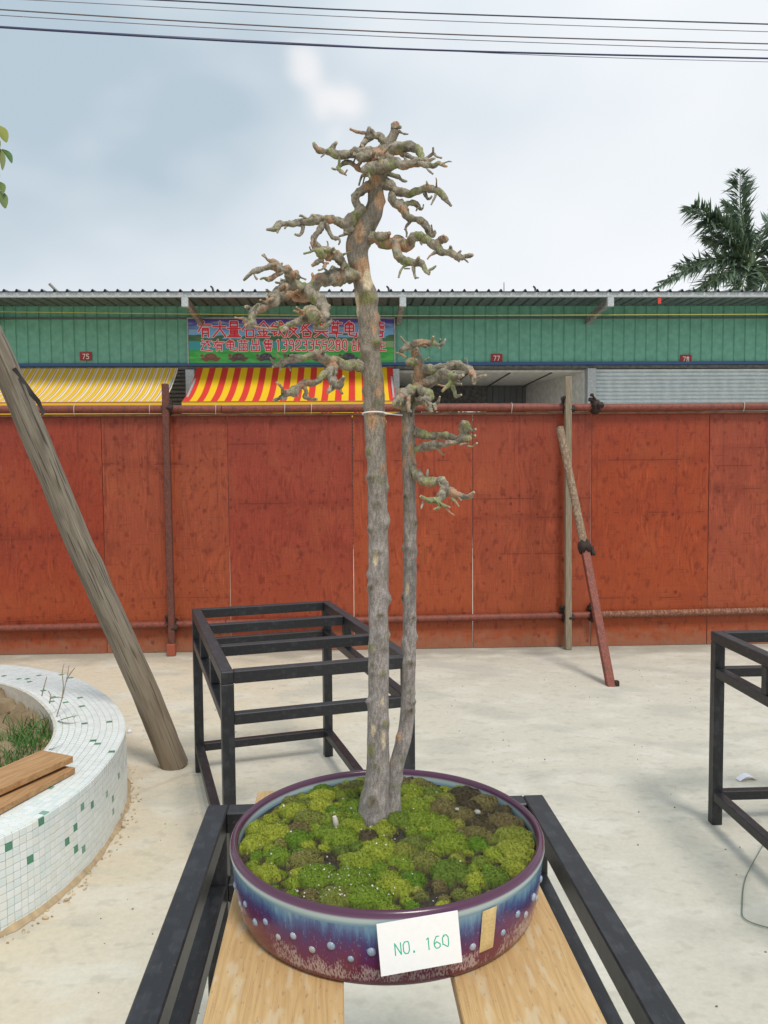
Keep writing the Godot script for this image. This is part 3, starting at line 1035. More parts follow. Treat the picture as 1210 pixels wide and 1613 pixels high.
func hoarding() -> void:
	var t := thing("plywood_hoarding", "red painted plywood hoarding with pipe rails and upright posts", "fence", Vector3(0, 0, -6.02), 0.033)
	# eight different sheets in one picture
	var tints := [Color(0.355, 0.052, 0.023), Color(0.385, 0.078, 0.036), Color(0.345, 0.056, 0.032), Color(0.41, 0.076, 0.030), Color(0.385, 0.074, 0.034), Color(0.395, 0.062, 0.020), Color(0.38, 0.075, 0.037), Color(0.365, 0.062, 0.028)]
	var rows := []
	var knots := []
	for s in 8:
		var rr := []
		for k in 3:
			rr.append(Vector2(rng.randf_range(0.1, 0.95), rng.randf_range(0.2, 0.8)))
		rows.append(rr)
		var kk := []
		for k in 26:
			var row: Vector2 = rr[rng.randi() % 3]
			kk.append(Vector3(rng.randf(), row.x + rng.randfn() * 0.018, rng.randf_range(0.006, 0.024)))
		for k in 8:
			kk.append(Vector3(rng.randf(), rng.randf(), rng.randf_range(0.008, 0.035)))
		knots.append(kk)
	var im := Image.create_empty(2048, 512, false, Image.FORMAT_RGB8)
	for s in 8:
		var tint: Color = tints[s]
		for y in 512:
			var v := y / 512.0
			for x in 256:
				var u := x / 256.0
				var gx := u * 0.93 + s * 7.3
				var gy := v * 1.8
				var bl0 := nz1.get_noise_2d(gx * 5.0, gy * 1.6 + 11.0)
				var fib := nz.get_noise_2d(gx * 36.0 + 3.0 * bl0, gy * 3.4) * (0.6 + bl0)
				var bl := nz.get_noise_2d(gx * 2.2, gy * 1.7 + 30.0)
				var mot := nz.get_noise_2d(gx * 14.0 + 60.0, gy * 8.0)
				var fib2 := nz1.get_noise_2d(gx * 95.0, gy * 5.0 + 70.0)
				var c := tint * (0.95 + 0.30 * fib + 0.13 * fib2)
				c = c.lerp(Color(0.20, 0.028, 0.019), smooth(0.1, 0.6, bl) * 0.24)
				c = c.lerp(Color(0.46, 0.125, 0.045), smooth(0.08, 0.6, -bl) * 0.18)
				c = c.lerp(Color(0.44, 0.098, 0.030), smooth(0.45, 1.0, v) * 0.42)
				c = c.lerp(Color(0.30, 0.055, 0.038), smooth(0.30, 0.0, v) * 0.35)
				c = c.lerp(Color(0.50, 0.24, 0.16), smooth(0.35, 0.75, nz1.get_noise_2d(gx * 60.0, gy * 60.0)) * 0.10)
				c = c.lerp(Color(0.17, 0.022, 0.015), smooth(0.20, 0.60, mot) * 0.46)
				var hz := nz1.get_noise_2d(gx * 4.0, gy * 95.0)
				c = c.lerp(Color(0.20, 0.035, 0.02), smooth(0.55, 0.9, hz) * 0.45)
				var sc := nz1.get_noise_2d(gx * 120.0, gy * 7.0 + 200.0)
				c = c.lerp(Color(0.50, 0.22, 0.12), smooth(0.80, 0.95, sc) * 0.35)
				var dirt := nz.get_noise_2d(gx * 6.0, gy * 9.0 + 300.0)
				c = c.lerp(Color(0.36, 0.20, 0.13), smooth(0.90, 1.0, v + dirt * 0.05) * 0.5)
				var run := nz1.get_noise_2d(gx * 26.0, 400.0 + gy * 0.4)
				c = c.lerp(Color(0.17, 0.030, 0.021), smooth(0.55, 0.9, run) * smooth(0.75, 0.0, v + dirt * 0.4) * 0.5)
				for r in rows[s]:
					var dv := absf(v - r.x)
					c = c.lerp(Color(0.18, 0.028, 0.018), smooth(0.03, 0.0, dv + mot * 0.02) * 0.35 * r.y)
					if dv < 0.0016 and nz1.get_noise_2d(gx * 2.5, r.x * 50.0) > 0.05:
						c = c.lerp(Color(0.12, 0.02, 0.012), 0.55)
				im.set_pixel(s * 256 + x, y, c.linear_to_srgb())
		for kt in knots[s]:
			var cx := s * 256 + int(kt.x * 250.0) + 3
			var cy := int(clampf(kt.y, 0.02, 0.98) * 512.0)
			var rr := int(kt.z * 256.0)
			for yy in range(-rr * 2, rr * 2 + 1):
				for xx in range(-rr, rr + 1):
					var px := cx + xx
					var py := cy + yy
					if px < s * 256 or px >= s * 256 + 256 or py < 0 or py >= 512:
						continue
					var q := Vector2(float(xx) / rr, float(yy) / (rr * 1.3)).length() + nz.get_noise_2d(px * 0.2, py * 0.2) * 0.35
					im.set_pixel(px, py, im.get_pixel(px, py).lerp(lin(0.10, 0.016, 0.011), smooth(1.0, 0.1, q) * 0.5))
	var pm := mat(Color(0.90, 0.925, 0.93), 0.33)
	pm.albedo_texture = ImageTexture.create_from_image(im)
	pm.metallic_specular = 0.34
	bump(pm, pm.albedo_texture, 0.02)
	var seams := [-4.93, -3.99, -3.05, -2.109, -1.172, -0.235, 0.677, 1.589, 2.50, 3.42, 4.35, 5.3]
	for k in range(seams.size() - 1):
		var a: float = seams[k]
		var b: float = seams[k + 1]
		var s := (k + 6) % 8
		var hgt := 1.803 + rng.randf_range(-0.006, 0.004)
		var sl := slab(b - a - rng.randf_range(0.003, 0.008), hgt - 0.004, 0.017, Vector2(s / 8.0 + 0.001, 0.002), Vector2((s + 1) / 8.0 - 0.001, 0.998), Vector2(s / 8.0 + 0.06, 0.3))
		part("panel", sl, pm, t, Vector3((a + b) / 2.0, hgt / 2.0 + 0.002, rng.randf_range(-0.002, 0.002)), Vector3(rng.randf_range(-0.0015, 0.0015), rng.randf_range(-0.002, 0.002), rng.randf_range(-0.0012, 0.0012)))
	# pale timber batten along the top edge, behind the pipe
	part("top_batten", bbox(10.2, 0.018, 0.03, 0.002), tri(mat(lin(0.34, 0.15, 0.085), 0.7), M.grain, Vector3(1, 6, 1)), t, Vector3(0.19, 1.796, 0.018))
	for k in 3:
		var xa: float = [-4.9, -1.2, 1.62][k]
		var xb: float = [-1.205, 1.615, 5.3][k]
		part("top_rail", tube([Vector3(xa, 1.838 - 0.003 * k, 0.036), Vector3((xa + xb) / 2.0, 1.842 - 0.002 * k, 0.036), Vector3(xb, 1.836, 0.036)], [0.030, 0.030, 0.030], 16, 0.4), M.rust, t)
		part("lower_rail", tube([Vector3(xa, 0.238 + 0.0095 * xa, 0.036), Vector3(xb, 0.238 + 0.0095 * xb, 0.036)], [0.027, 0.027], 16, 0.6), M.flaky_red if k == 2 else M.rust, t)
	var p1 := part("rusty_post", bbox(0.047, 2.03, 0.04, 0.004), M.brown, t, Vector3(-1.60, 1.005, 0.095))
	p1.rotation.z = 0.004
	part("foot_plate", bbox(0.062, 0.09, 0.05, 0.004), mat(lin(0.30, 0.07, 0.035), 0.7), t, Vector3(-1.600, 0.046, 0.105))
	var p2 := part("timber_post", bbox(0.047, 2.06, 0.045, 0.004), M.grey_wood, t, Vector3(1.385, 1.031, 0.095))
	p2.rotation.z = 0.006
	p2.set_meta("label", "grey weathered timber post, paler than the rusty one")
	for cpos in [Vector3(-1.60, 1.842, 0.042), Vector3(-1.60, 0.222, 0.042), Vector3(1.385, 1.842, 0.042), Vector3(1.385, 0.25, 0.042), Vector3(1.60, 1.838, 0.036), Vector3(1.60, 0.253, 0.036), Vector3(-4.2, 1.838, 0.036)]:
		part("clamp", clamp_mesh(0.034), M.clamp, t, cpos, Vector3(rng.randf_range(-0.4, 0.4), 0, rng.randf_range(-0.15, 0.15)))
	for px in [Vector2(120, 647), Vector2(237, 647), Vector2(340, 648), Vector2(448, 649), Vector2(490, 649), Vector2(808, 646), Vector2(1183, 644)]:
		var w := at(px.x, px.y, 5.93)
		part("wire_tie", tube([Vector3(0, 0.033, 0.0), Vector3(0.002, 0.02, 0.026), Vector3(0, -0.02, 0.026), Vector3(-0.002, -0.045, 0.012)], [0.003, 0.003, 0.003, 0.002], 6, 0.02), mat(lin(0.5, 0.42, 0.36), 0.6), t, Vector3(w.x, 1.84, 0.042))


func prop_tube() -> void:
	var foot := on_level(962, 1080, 0.0)
	var top := at(882, 674, 5.80)
	var t := thing("leaning_prop", "rusty two-piece prop pole leaning against the red hoarding", "prop pole", foot)
	var d := top - foot
	var q := at(921, 862, lerpf(4.95, 5.80, 0.52)) - foot
	part("upper_tube", tube([q + (q - d) * -0.02 * -1.0, q.lerp(d, 0.5), d], [0.028, 0.028, 0.028], 14, 0.3), M.flaky, t)
	var lo := part("lower_tube", bbox(0.052, q.length() + 0.03, 0.052, 0.004), tri(mat(lin(0.85, 0.62, 0.62), 0.65), (M.rust as StandardMaterial3D).albedo_texture, Vector3(3, 3, 3)), t)
	lo.material_override = M.rust
	var up := q.normalized()
	var sx := up.cross(Vector3.BACK).normalized()
	lo.transform = Transform3D(Basis(sx, up, sx.cross(up)), q * 0.5)
	var cl := part("clamp", clamp_mesh(0.031), M.clamp, t)
	cl.transform = Transform3D(Basis(up, sx, up.cross(sx)).scaled_local(Vector3(1.25, 0.85, 0.85)), q)
	part("foot_bolt", bbox(0.03, 0.035, 0.03, 0.004), M.clamp, t, Vector3(0.035, 0.018, 0.01))


# ==================================================================== tiled planter
func planter_path(off: float) -> PackedVector2Array:
	var raw := [Vector2(-1.17, -2.30), Vector2(-1.07, -2.56), Vector2(-1.045, -2.88), Vector2(-1.10, -3.29), Vector2(-1.262, -3.655), Vector2(-1.545, -4.04), Vector2(-1.855, -4.295), Vector2(-2.19, -4.43), Vector2(-2.70, -4.45), Vector2(-3.25, -4.25), Vector2(-3.66, -3.8), Vector2(-3.84, -3.15), Vector2(-3.72, -2.45), Vector2(-3.28, -1.87), Vector2(-2.6, -1.58), Vector2(-1.95, -1.65), Vector2(-1.45, -1.92)]
	var n := raw.size()
	var fine := PackedVector2Array()
	for k in n:
		for j in 30:
			fine.append((raw[k] as Vector2).cubic_interpolate(raw[(k + 1) % n], raw[(k + n - 1) % n], raw[(k + 2) % n], j / 30.0))
	var out := PackedVector2Array()
	for k in fine.size():
		var tg := (fine[(k + 1) % fine.size()] - fine[(k - 1 + fine.size()) % fine.size()]).normalized()
		out.append(fine[k] + Vector2(tg.y, -tg.x) * off)
	return out


func even(path: PackedVector2Array, pitch: float) -> Array:
	# [position, tangent] every pitch along the closed path
	var total := 0.0
	var n := path.size()
	for k in n:
		total += path[k].distance_to(path[(k + 1) % n])
	var m := int(round(total / pitch))
	var stp := total / m
	var out := []
	var want := 0.0
	var walked := 0.0
	for k in n:
		var a := path[k]
		var b := path[(k + 1) % n]
		var l := a.distance_to(b)
		while want < walked + l and out.size() < m:
			out.append([a.lerp(b, (want - walked) / maxf(l, 1e-6)), (b - a).normalized()])
			want += stp
		walked += l
	return out


func planter() -> void:
	var hgt := 0.30
	var t := thing("tiled_planter", "round raised planter faced with white mosaic tiles and a few green ones", "planter", Vector3(0, 0, 0))
	var outer := planter_path(0.0)
	var inner := planter_path(0.29)
	var n := outer.size()
	# mortar body just under the tile faces
	var ob := planter_path(0.0025)
	var ib := planter_path(0.287)
	var v := PackedVector3Array()
	var ix := PackedInt32Array()
	var rings := [[ob, -0.05], [ob, hgt - 0.0025], [ob, hgt - 0.0025], [ib, hgt - 0.0045], [ib, hgt - 0.0045], [ib, -0.05]]
	for r in rings:
		for p in (r[0] as PackedVector2Array):
			v.append(Vector3(p.x, r[1], p.y))
	for k in [0, 2, 4]:
		for j in n:
			var a: int = k * n + j
			var b: int = k * n + (j + 1) % n
			ix.append_array([a, a + n, b + n, a, b + n, b])
	var flip := PackedInt32Array()
	for k in range(0, ix.size(), 3):
		flip.append_array([ix[k], ix[k + 2], ix[k + 1]])
	# outward check: the first wall face should look away from the middle
	var test := (v[ix[1]] - v[ix[0]]).cross(v[ix[2]] - v[ix[0]])
	var mort := tri(mat(lin(0.66, 0.60, 0.51), 0.9), M.soft, Vector3(3, 3, 3))
	part("mortar_body", amesh(v, ix if test.x > 0.0 else flip), mort, t)
	# tiles
	var tile := bbox(0.0236, 0.0236, 0.006, 0.0010)
	var tm := vmat(0.28)
	tm.metallic_specular = 0.5
	var shades := []
	for k in 5:
		var g: Color = [Color(0.70, 0.745, 0.725), Color(0.74, 0.765, 0.735), Color(0.66, 0.72, 0.70), Color(0.72, 0.735, 0.69), Color(0.76, 0.78, 0.765)][k]
		shades.append(mat(g.linear_to_srgb(), 0.28))
	var gshades := [mat(lin(0.075, 0.24, 0.15), 0.25), mat(lin(0.14, 0.32, 0.23), 0.25), mat(lin(0.21, 0.39, 0.31), 0.25)]
	var greens := []
	for q in [[60, 1301], [52, 1358], [10, 1333], [119, 1301], [132, 1270], [147, 1262], [166, 1252], [177, 1253], [105, 1330], [122, 1330], [131, 1337], [69, 1281], [185, 1224], [172, 1184], [178, 1280], [190, 1286]]:
		# where the sight line meets the wall
		var best := 1e9
		var hit := Vector3.ZERO
		var r := ray(q[0], q[1])
		for k in n:
			var p := outer[k]
			var tt := p.y / r.z
			if tt <= 0.0:
				continue
			var e := absf(r.x * tt - p.x)
			var yy := EYE + r.y * tt
			if e < best and yy > 0.0 and yy < hgt and p.x > -1.4 and p.y > -3.6:
				best = e
				hit = Vector3(p.x, yy, p.y)
		greens.append(hit)
	for q in [[5, 1065], [30, 1070], [44, 1069], [48, 1074], [63, 1063], [97, 1062], [114, 1067], [69, 1087], [80, 1104], [88, 1098], [107, 1106], [127, 1098], [127, 1112], [131, 1139], [172, 1138], [144, 1167], [154, 1172], [84, 1239]]:
		greens.append(on_level(q[0], q[1], hgt))
	var all := []   # [transform, base point]
	for row in 12:
		var ring := even(outer, 0.025)
		for k in ring.size():
			var p: Vector2 = ring[k][0]
			var tg: Vector2 = ring[k][1]
			var xx := Vector3(tg.x, 0, tg.y)
			var b := Basis(xx, Vector3.UP, xx.cross(Vector3.UP))
			var nrm := Vector3(tg.y, 0, -tg.x)
			var mid := Vector3(p.x, 0.0095 + row * 0.025, p.y)
			all.append([Transform3D(b * Basis(Vector3.RIGHT, rng.randfn() * 0.012) * Basis(Vector3.UP, rng.randfn() * 0.02) * Basis(Vector3.BACK, rng.randfn() * 0.02), mid - Vector3(0, 0, 0)), mid, 0])
	for row in 11:
		var ring := even(planter_path(0.0125 + row * 0.0251), 0.025)
		for k in ring.size():
			var p: Vector2 = ring[k][0]
			var tg: Vector2 = ring[k][1]
			var xx := Vector3(tg.x, 0, tg.y)
			var b := Basis(xx, Vector3.UP.cross(xx), Vector3.UP)
			var mid := Vector3(p.x, hgt - 0.003, p.y)
			all.append([Transform3D(b * Basis(Vector3.RIGHT, rng.randfn() * 0.010) * Basis(Vector3.BACK, rng.randfn() * 0.02), mid), mid, 1])
	var is_green := {}
	for g in greens:
		var bi := -1
		var bd := 1e9
		for k in all.size():
			var dd: float = (all[k][1] as Vector3).distance_squared_to(g)
			if dd < bd:
				bd = dd
				bi = k
		if bd < 0.002:
			is_green[bi] = true
	# the nearest tiles in view one by one, the others joined
	var order := []
	for k in all.size():
		var p: Vector3 = all[k][1]
		var s := seen(p)
		var inview := s.x > 0.0 and s.x < 1210.0 and s.y > 0.0 and s.y < 1613.0 and p.x > -2.3 and p.z > -4.6 and p.z < -1.5
		var score := p.distance_to(Vector3(0, EYE, 0)) + (0.0 if inview else 50.0) - (0.35 if is_green.has(k) else 0.0)
		order.append([score, k])
	order.sort_custom(func(a, b): return a[0] < b[0])
	var xs := []
	var cs := PackedColorArray()
	for r in order.size():
		var k: int = order[r][1]
		var gz := is_green.has(k)
		if r < 298:
			part("tile", tile, gshades[k % 3] if gz else shades[rng.randi() % 5], t).transform = all[k][0]
		else:
			xs.append(all[k][0])
			var f := rng.randf_range(0.93, 1.04)
			cs.append([Color(0.055, 0.20, 0.12), Color(0.10, 0.27, 0.18)][k % 2] if gz else Color(0.71 * f, 0.745 * f, 0.72 * f))
	many("tile_field", tile, tm, t, xs, cs)
	# soil, lower than the rim and uneven
	var sv := PackedVector3Array()
	var si := PackedInt32Array()
	var sc := PackedColorArray()
	var cen := Vector2(-2.42, -3.05)
	var rr := 34
	for j in rr + 1:
		for k in n:
			var p := cen.lerp(planter_path_cached(0.288)[k], float(j) / rr)
			var hh := 0.232 + nz.get_noise_2d(p.x * 2.2, p.y * 2.2) * 0.07 + nz.get_noise_2d(p.x * 13.0, p.y * 13.0) * 0.035 + 0.03 * (1.0 - float(j) / rr)
			sv.append(Vector3(p.x, hh, p.y))
			var q := nz.get_noise_2d(p.x * 7.0 + 9.0, p.y * 7.0)
			sc.append(Color(0.17, 0.115, 0.062).lerp(Color(0.29, 0.215, 0.13), clampf(0.5 + q, 0.0, 1.0)))
	for j in rr:
		for k in n:
			var a := j * n + k
			var b := j * n + (k + 1) % n
			si.append_array([a, a + n, b + n, a, b + n, b])
	var soil := amesh(sv, si, sc)
	if (sv[si[4]] - sv[si[3]]).cross(sv[si[5]] - sv[si[3]]).y < 0.0:
		var s2 := PackedInt32Array()
		for k in range(0, si.size(), 3):
			s2.append_array([si[k], si[k + 2], si[k + 1]])
		soil = amesh(sv, s2, sc)
	var smt := bump(vmat(0.95), M.coarse, 0.6)
	smt.uv1_triplanar = true
	smt.uv1_scale = Vector3(4, 4, 4)
	var so := part("planter_soil", soil, smt, self)
	so.set_meta("kind", "stuff")
	tag(so, "bare brown soil inside the white tiled planter", "soil")
	# clods
	var cx := []
	var cc := PackedColorArray()
	for k in 900:
		var a := rng.randf() * TAU
		var p := cen + Vector2(cos(a), sin(a)) * sqrt(rng.randf()) * 1.12
		if p.x < -3.0:
			continue
		var sz := rng.randf_range(0.004, 0.02) * (1.0 if rng.randf() < 0.85 else 1.8)
		cx.append(Transform3D(Basis(rdir(), rng.randf() * TAU) * Basis.from_scale(Vector3(sz, sz * 0.6, sz * 0.8)), Vector3(p.x, 0.215 + nz.get_noise_2d(p.x * 2.2, p.y * 2.2) * 0.07 + 0.02, p.y)))
		var f := rng.randf_range(0.7, 1.4)
		cc.append(Color(0.25 * f, 0.18 * f, 0.105 * f))
	var clod := SphereMesh.new()
	clod.radius = 1.0
	clod.height = 2.0
	clod.radial_segments = 6
	clod.rings = 3
	var cm := many("soil_clods", clod, vmat(0.95), self, cx, cc)
	tag(cm, "loose clods scattered over the planter soil", "soil")
	# grass tuft
	var gv := PackedVector3Array()
	var gc := PackedColorArray()
	var gi := PackedInt32Array()
	for k in 900:
		var ctr: Vector3 = on_level([30.0, 62.0, 15.0, 5.0][k % 4], [1182.0, 1160.0, 1200.0, 1225.0][k % 4], 0.22)
		var p := ctr + Vector3(rng.randfn() * 0.075, 0, rng.randfn() * 0.085)
		var l := rng.randf_range(0.03, 0.125)
		var dv := Vector3(rng.randfn() * 0.45, 1.0, rng.randfn() * 0.45).normalized()
		blade(gv, gc, gi, p, dv, l, rng.randf_range(0.003, 0.006), Color(0.075, 0.17, 0.035) * rng.randf_range(0.6, 1.4))
	var gr := solo("grass_tuft", amesh(gv, gi, gc), M.leafy, "tuft of green grass growing in the planter soil", "grass")
	gr.set_meta("kind", "stuff")
	# long bent leaf blades lying over the rim
	for q in [[[74, 1184], [92, 1166], [112, 1150], "broad green blade bent over the tiled rim near the planks"], [[88, 1137], [104, 1130], [124, 1127], "slim green blade lying across the tiled rim"]]:
		var v3 := PackedVector3Array()
		var c3 := PackedColorArray()
		var i3 := PackedInt32Array()
		var pa := on_level(q[0][0], q[0][1], 0.29)
		var pb := on_level(q[1][0], q[1][1], 0.345)
		var pc := on_level(q[2][0], q[2][1], 0.335)
		for k in 9:
			var s := k / 8.0
			var p := pa.lerp(pb, s).lerp(pb.lerp(pc, s), s)
			var wd := 0.009 * sin(PI * clampf(s * 0.8 + 0.12, 0, 1)) + 0.001
			v3.append_array([p + Vector3(0, 0, wd), p - Vector3(0, 0, wd)])
			c3.append_array([Color(0.10, 0.19, 0.06), Color(0.12, 0.22, 0.07)])
			if k > 0:
				var o := k * 2
				i3.append_array([o - 2, o - 1, o, o - 1, o + 1, o])
		solo("grass_blade", amesh(v3, i3, c3), M.leafy, q[3], "grass")
	# dry weed stalk
	var w := thing("dry_weed", "thin dry leafless weed standing at the inner edge of the planter rim", "weed", on_level(87, 1136, 0.26))
	var b0 := w.position
	var dm := mat(lin(0.30, 0.25, 0.17), 0.9)
	for q in [[[87, 1136], [98, 1100], [105, 1070], [109, 1048]], [[98, 1100], [100, 1080], [98, 1060], [101, 1046]], [[104, 1074], [110, 1062], [118, 1052]], [[78, 1108], [80, 1095], [76, 1088]], [[66, 1096], [70, 1080], [74, 1066]], [[80, 1100], [92, 1098], [100, 1099]]]:
		var pts := []
		var rad := []
		for k in q.size():
			pts.append(at(q[k][0], q[k][1], 3.47) - b0)
			rad.append(0.0028 - 0.0005 * k)
		part("stalk", tube(pts, rad, 6, 0.03), dm, w)
	# two boards lying across the rim
	var pl := thing("loose_board", "upper brown board lying on the tiled planter rim", "board", Vector3.ZERO, 0.0, "boards lying on the planter")
	var e1 := on_level(127, 1186, 0.355)
	var e2 := on_level(60, 1184, 0.355)
	var e3 := on_level(0, 1222, 0.355)
	var e4 := on_level(0, 1262, 0.355)
	var dirv := ((e4 + e3) * 0.5 - (e1 + e2) * 0.5)
	dirv.y = 0
	dirv = Vector3(-0.42, 0, 0.91).normalized()
	pl.position = on_level(94, 1189, 0.355) + dirv * 0.5
	pl.rotation.y = atan2(dirv.x, dirv.z)
	part("board", bbox(0.155, 0.024, 1.0, 0.002), M.old_plank, pl, Vector3(-0.01, -0.012, 0))
	pl.rotation.x = 0.012
	var p2 := thing("loose_board", "lower darker board half covered by the upper one on the planter rim", "board", on_level(106, 1208, 0.322) + dirv.rotated(Vector3.UP, 0.13) * 0.5, atan2(dirv.x, dirv.z) + 0.13, "boards lying on the planter")
	part("board", bbox(0.13, 0.022, 1.0, 0.002), M.old_plank, p2, Vector3(-0.03, -0.008, 0))


var pp_cache := {}
func planter_path_cached(off: float) -> PackedVector2Array:
	if not pp_cache.has(off):
		pp_cache[off] = planter_path(off)
	return pp_cache[off]


func blade(v: PackedVector3Array, c: PackedColorArray, ix: PackedInt32Array, p: Vector3, d: Vector3, l: float, w: float, col: Color) -> void:
	var s := d.cross(Vector3(rng.randfn(), 0.1, rng.randfn())).normalized() * w * 0.5
	var o := v.size()
	var bend := Vector3(d.x, -0.25, d.z) * l * 0.45
	v.append_array([p - s, p + s, p + d * l * 0.55 + s * 0.8, p + d * l * 0.55 - s * 0.8, p + d * l + bend * 0.5])
	for k in 5:
		c.append(col)
	ix.append_array([o, o + 1, o + 2, o, o + 2, o + 3, o + 3, o + 2, o + 4])


func planter_tree() -> void:
	var t := thing("planter_tree", "young broadleaf tree in the tiled planter, only a few hanging leaves in view", "tree", Vector3(-2.75, 0.2, -2.95))
	var bm := mat(lin(0.20, 0.16, 0.12), 0.9)
	part("trunk", tube([Vector3(0, -0.05, 0), Vector3(0.03, 1.2, 0.02), Vector3(-0.02, 2.6, 0), Vector3(0.02, 3.6, 0.05)], [0.085, 0.07, 0.055, 0.025], 14, 0.15), bm, t)
	var tips := [Vector3(0.75, 2.95, -0.15), Vector3(-0.8, 3.1, 0.4), Vector3(-0.2, 3.3, -0.85), Vector3(0.25, 3.7, 0.6), Vector3(0.1, 4.2, -0.1)]
	for k in tips.size():
		var tp: Vector3 = tips[k]
		part("limb", tube([Vector3(0, 1.9 + 0.25 * k, 0), tp * Vector3(0.5, 1, 0.5) + Vector3(0, -0.35, 0), tp], [0.035, 0.025, 0.01], 8, 0.12), bm, t)
	var v := PackedVector3Array()
	var c := PackedColorArray()
	var ix := PackedInt32Array()
	for k in 1500:
		var tp: Vector3 = tips[k % 5]
		var p := tp + rdir() * Vector3(0.42, 0.4, 0.45) * rng.randf()
		var g := rng.randf_range(0.6, 1.3)
		if p.x > 1.0:
			continue
		leaf(v, c, ix, p, (rdir() + Vector3(0, -0.9, 0)).normalized(), rdir(), rng.randf_range(0.06, 0.1), 0.04, Color(0.10 * g, 0.19 * g, 0.035 * g))
	part("crown", amesh(v, ix, c), M.leafy, t)
	# the twig whose leaves hang into view at the left edge
	var tw := []
	for q in [[-150, 120], [-60, 170], [-22, 215], [-14, 270], [-10, 310]]:
		tw.append(at(q[0], q[1], 2.75) - t.position)
	tw.insert(0, Vector3(0.5, 2.7, -0.05))
	part("twig", tube(tw, [0.012, 0.008, 0.006, 0.005, 0.004, 0.003], 6, 0.05), bm, t)
	for q in [[-8, 197, 11, 224, 15, Color(0.22, 0.24, 0.05)], [3, 235, 19, 257, 9, Color(0.07, 0.14, 0.035)], [-3, 232, 4, 268, 10, Color(0.16, 0.18, 0.06)], [-4, 286, 5, 306, 11, Color(0.12, 0.17, 0.05)], [-6, 300, 9, 328, 15, Color(0.12, 0.17, 0.055)], [-12, 212, -4, 240, 12, Color(0.16, 0.2, 0.05)], [-14, 262, -5, 290, 12, Color(0.1, 0.17, 0.05)]]:
		var a := at(q[0], q[1], 2.75)
		var b := at(q[2], q[3], 2.73)
		var v2 := PackedVector3Array()
		var c2 := PackedColorArray()
		var i2 := PackedInt32Array()
		var w: float = q[4] * 2.75 / F
		for k in 7:
			var s := k / 6.0
			var p := a.lerp(b, s) + Vector3(0.006, 0.004, 0) * sin(PI * s)
			var wd := w * 0.5 * pow(sin(PI * clampf(s * 0.94 + 0.03, 0.0, 1.0)), 0.75)
			var sd := (b - a).cross(Vector3.BACK).normalized() * wd
			v2.append_array([p - sd + Vector3(0, 0, -wd * 0.3), p, p + sd + Vector3(0, 0, -wd * 0.3)])
			for j in 3:
				c2.append((q[5] as Color) * (1.15 if j == 1 else 1.0))
			if k > 0:
				var o := k * 3
				i2.append_array([o - 3, o - 2, o, o - 2, o + 1, o, o - 2, o - 1, o + 1, o - 1, o + 2, o + 1])
		for k in v2.size():
			v2[k] -= t.position
		part("leaf", amesh(v2, i2, c2), M.leafy, t)


# ==================================================================== leaning wooden pole
func wooden_pole() -> void:
	var foot := Vector3(-0.995, 0.0, -3.675)
	var hi := at(-4, 552, 3.3)
	var t := thing("wooden_pole", "weathered grey wooden pole leaning over the planter as a tree prop", "pole", foot)
	var tex := paint(256, 1024, func(x: int, y: int) -> Color:
		var u := x / 256.0
		var cu := Vector2(cos(u * TAU), sin(u * TAU))
		var v := y / 1024.0
		var fib := nz.get_noise_3d(cu.x * 5.0, cu.y * 5.0, v * 5.0)
		var fib2 := nz.get_noise_3d(cu.x * 16.0, cu.y * 16.0, v * 9.0)
		var st := nz.get_noise_3d(cu.x * 1.2 + 5.0, cu.y * 1.2, v * 9.0)
		var c := Color(0.145, 0.115, 0.085).lerp(Color(0.28, 0.245, 0.19), clampf(0.5 + fib2 * 0.9, 0.0, 1.0))
		c = c.lerp(Color(0.13, 0.105, 0.075), smooth(0.05, 0.45, st) * 0.6)
		c = c.lerp(Color(0.05, 0.042, 0.033), smooth(0.30, 0.42, fib) * 0.85)
		c = c.lerp(Color(0.24, 0.165, 0.09), smooth(0.42, 0.05, v) * 0.35)
		return c.linear_to_srgb())
	var m := mat(Color.WHITE, 0.9)
	m.albedo_texture = tex
	m.uv1_scale = Vector3(1, 0.42, 1)
	bump(m, tex, 0.8)
	var d := hi - foot
	var pts := []
	var rad := []
	for k in 9:
		var s := k / 8.0 * 1.5
		pts.append(d * s + Vector3(0.008 * sin(s * 9.0), 0, 0.008 * cos(s * 7.0)))
		rad.append(lerpf(0.063, 0.045, s / 1.5))
	var bul := func(p: Vector3, dd: Vector3, a: float) -> float:
		return 1.0 + 0.07 * nz.get_noise_3d(p.x * 5.0 + cos(a), p.y * 4.0, sin(a) + p.z * 5.0) + 0.14 * exp(-pow((p.y - 0.98) / 0.05, 2.0)) * smooth(0.3, 1.0, dd.x)
	part("shaft", tube(pts, rad, 26, 0.05, null, bul, null, true), m, t)
	# black strap hanging from it
	var s := thing("black_strap", "torn black strap hanging from the leaning wooden pole", "strap", at(30, 590, 3.3))
	var v := PackedVector3Array()
	var ix := PackedInt32Array()
	var q := [[22, 580], [30, 594], [42, 606], [50, 621], [60, 632], [66, 645], [69, 652]]
	for k in q.size():
		var p := at(q[k][0], q[k][1], 3.27 + 0.02 * sin(k * 1.7)) - s.position
		var w := 0.008 + 0.003 * sin(k * 2.3)
		v.append_array([p + Vector3(w, w * 0.5, 0), p - Vector3(w, w * 0.5, 0), p + Vector3(w, w * 0.5, -0.002), p - Vector3(w, w * 0.5, 0.002)])
		if k > 0:
			var o := k * 4
			ix.append_array([o - 4, o, o + 1, o - 4, o + 1, o - 3, o - 2, o + 3, o + 2, o - 2, o - 1, o + 3])
	part("band", amesh(v, ix), mat(lin(0.03, 0.027, 0.025), 0.7), s)


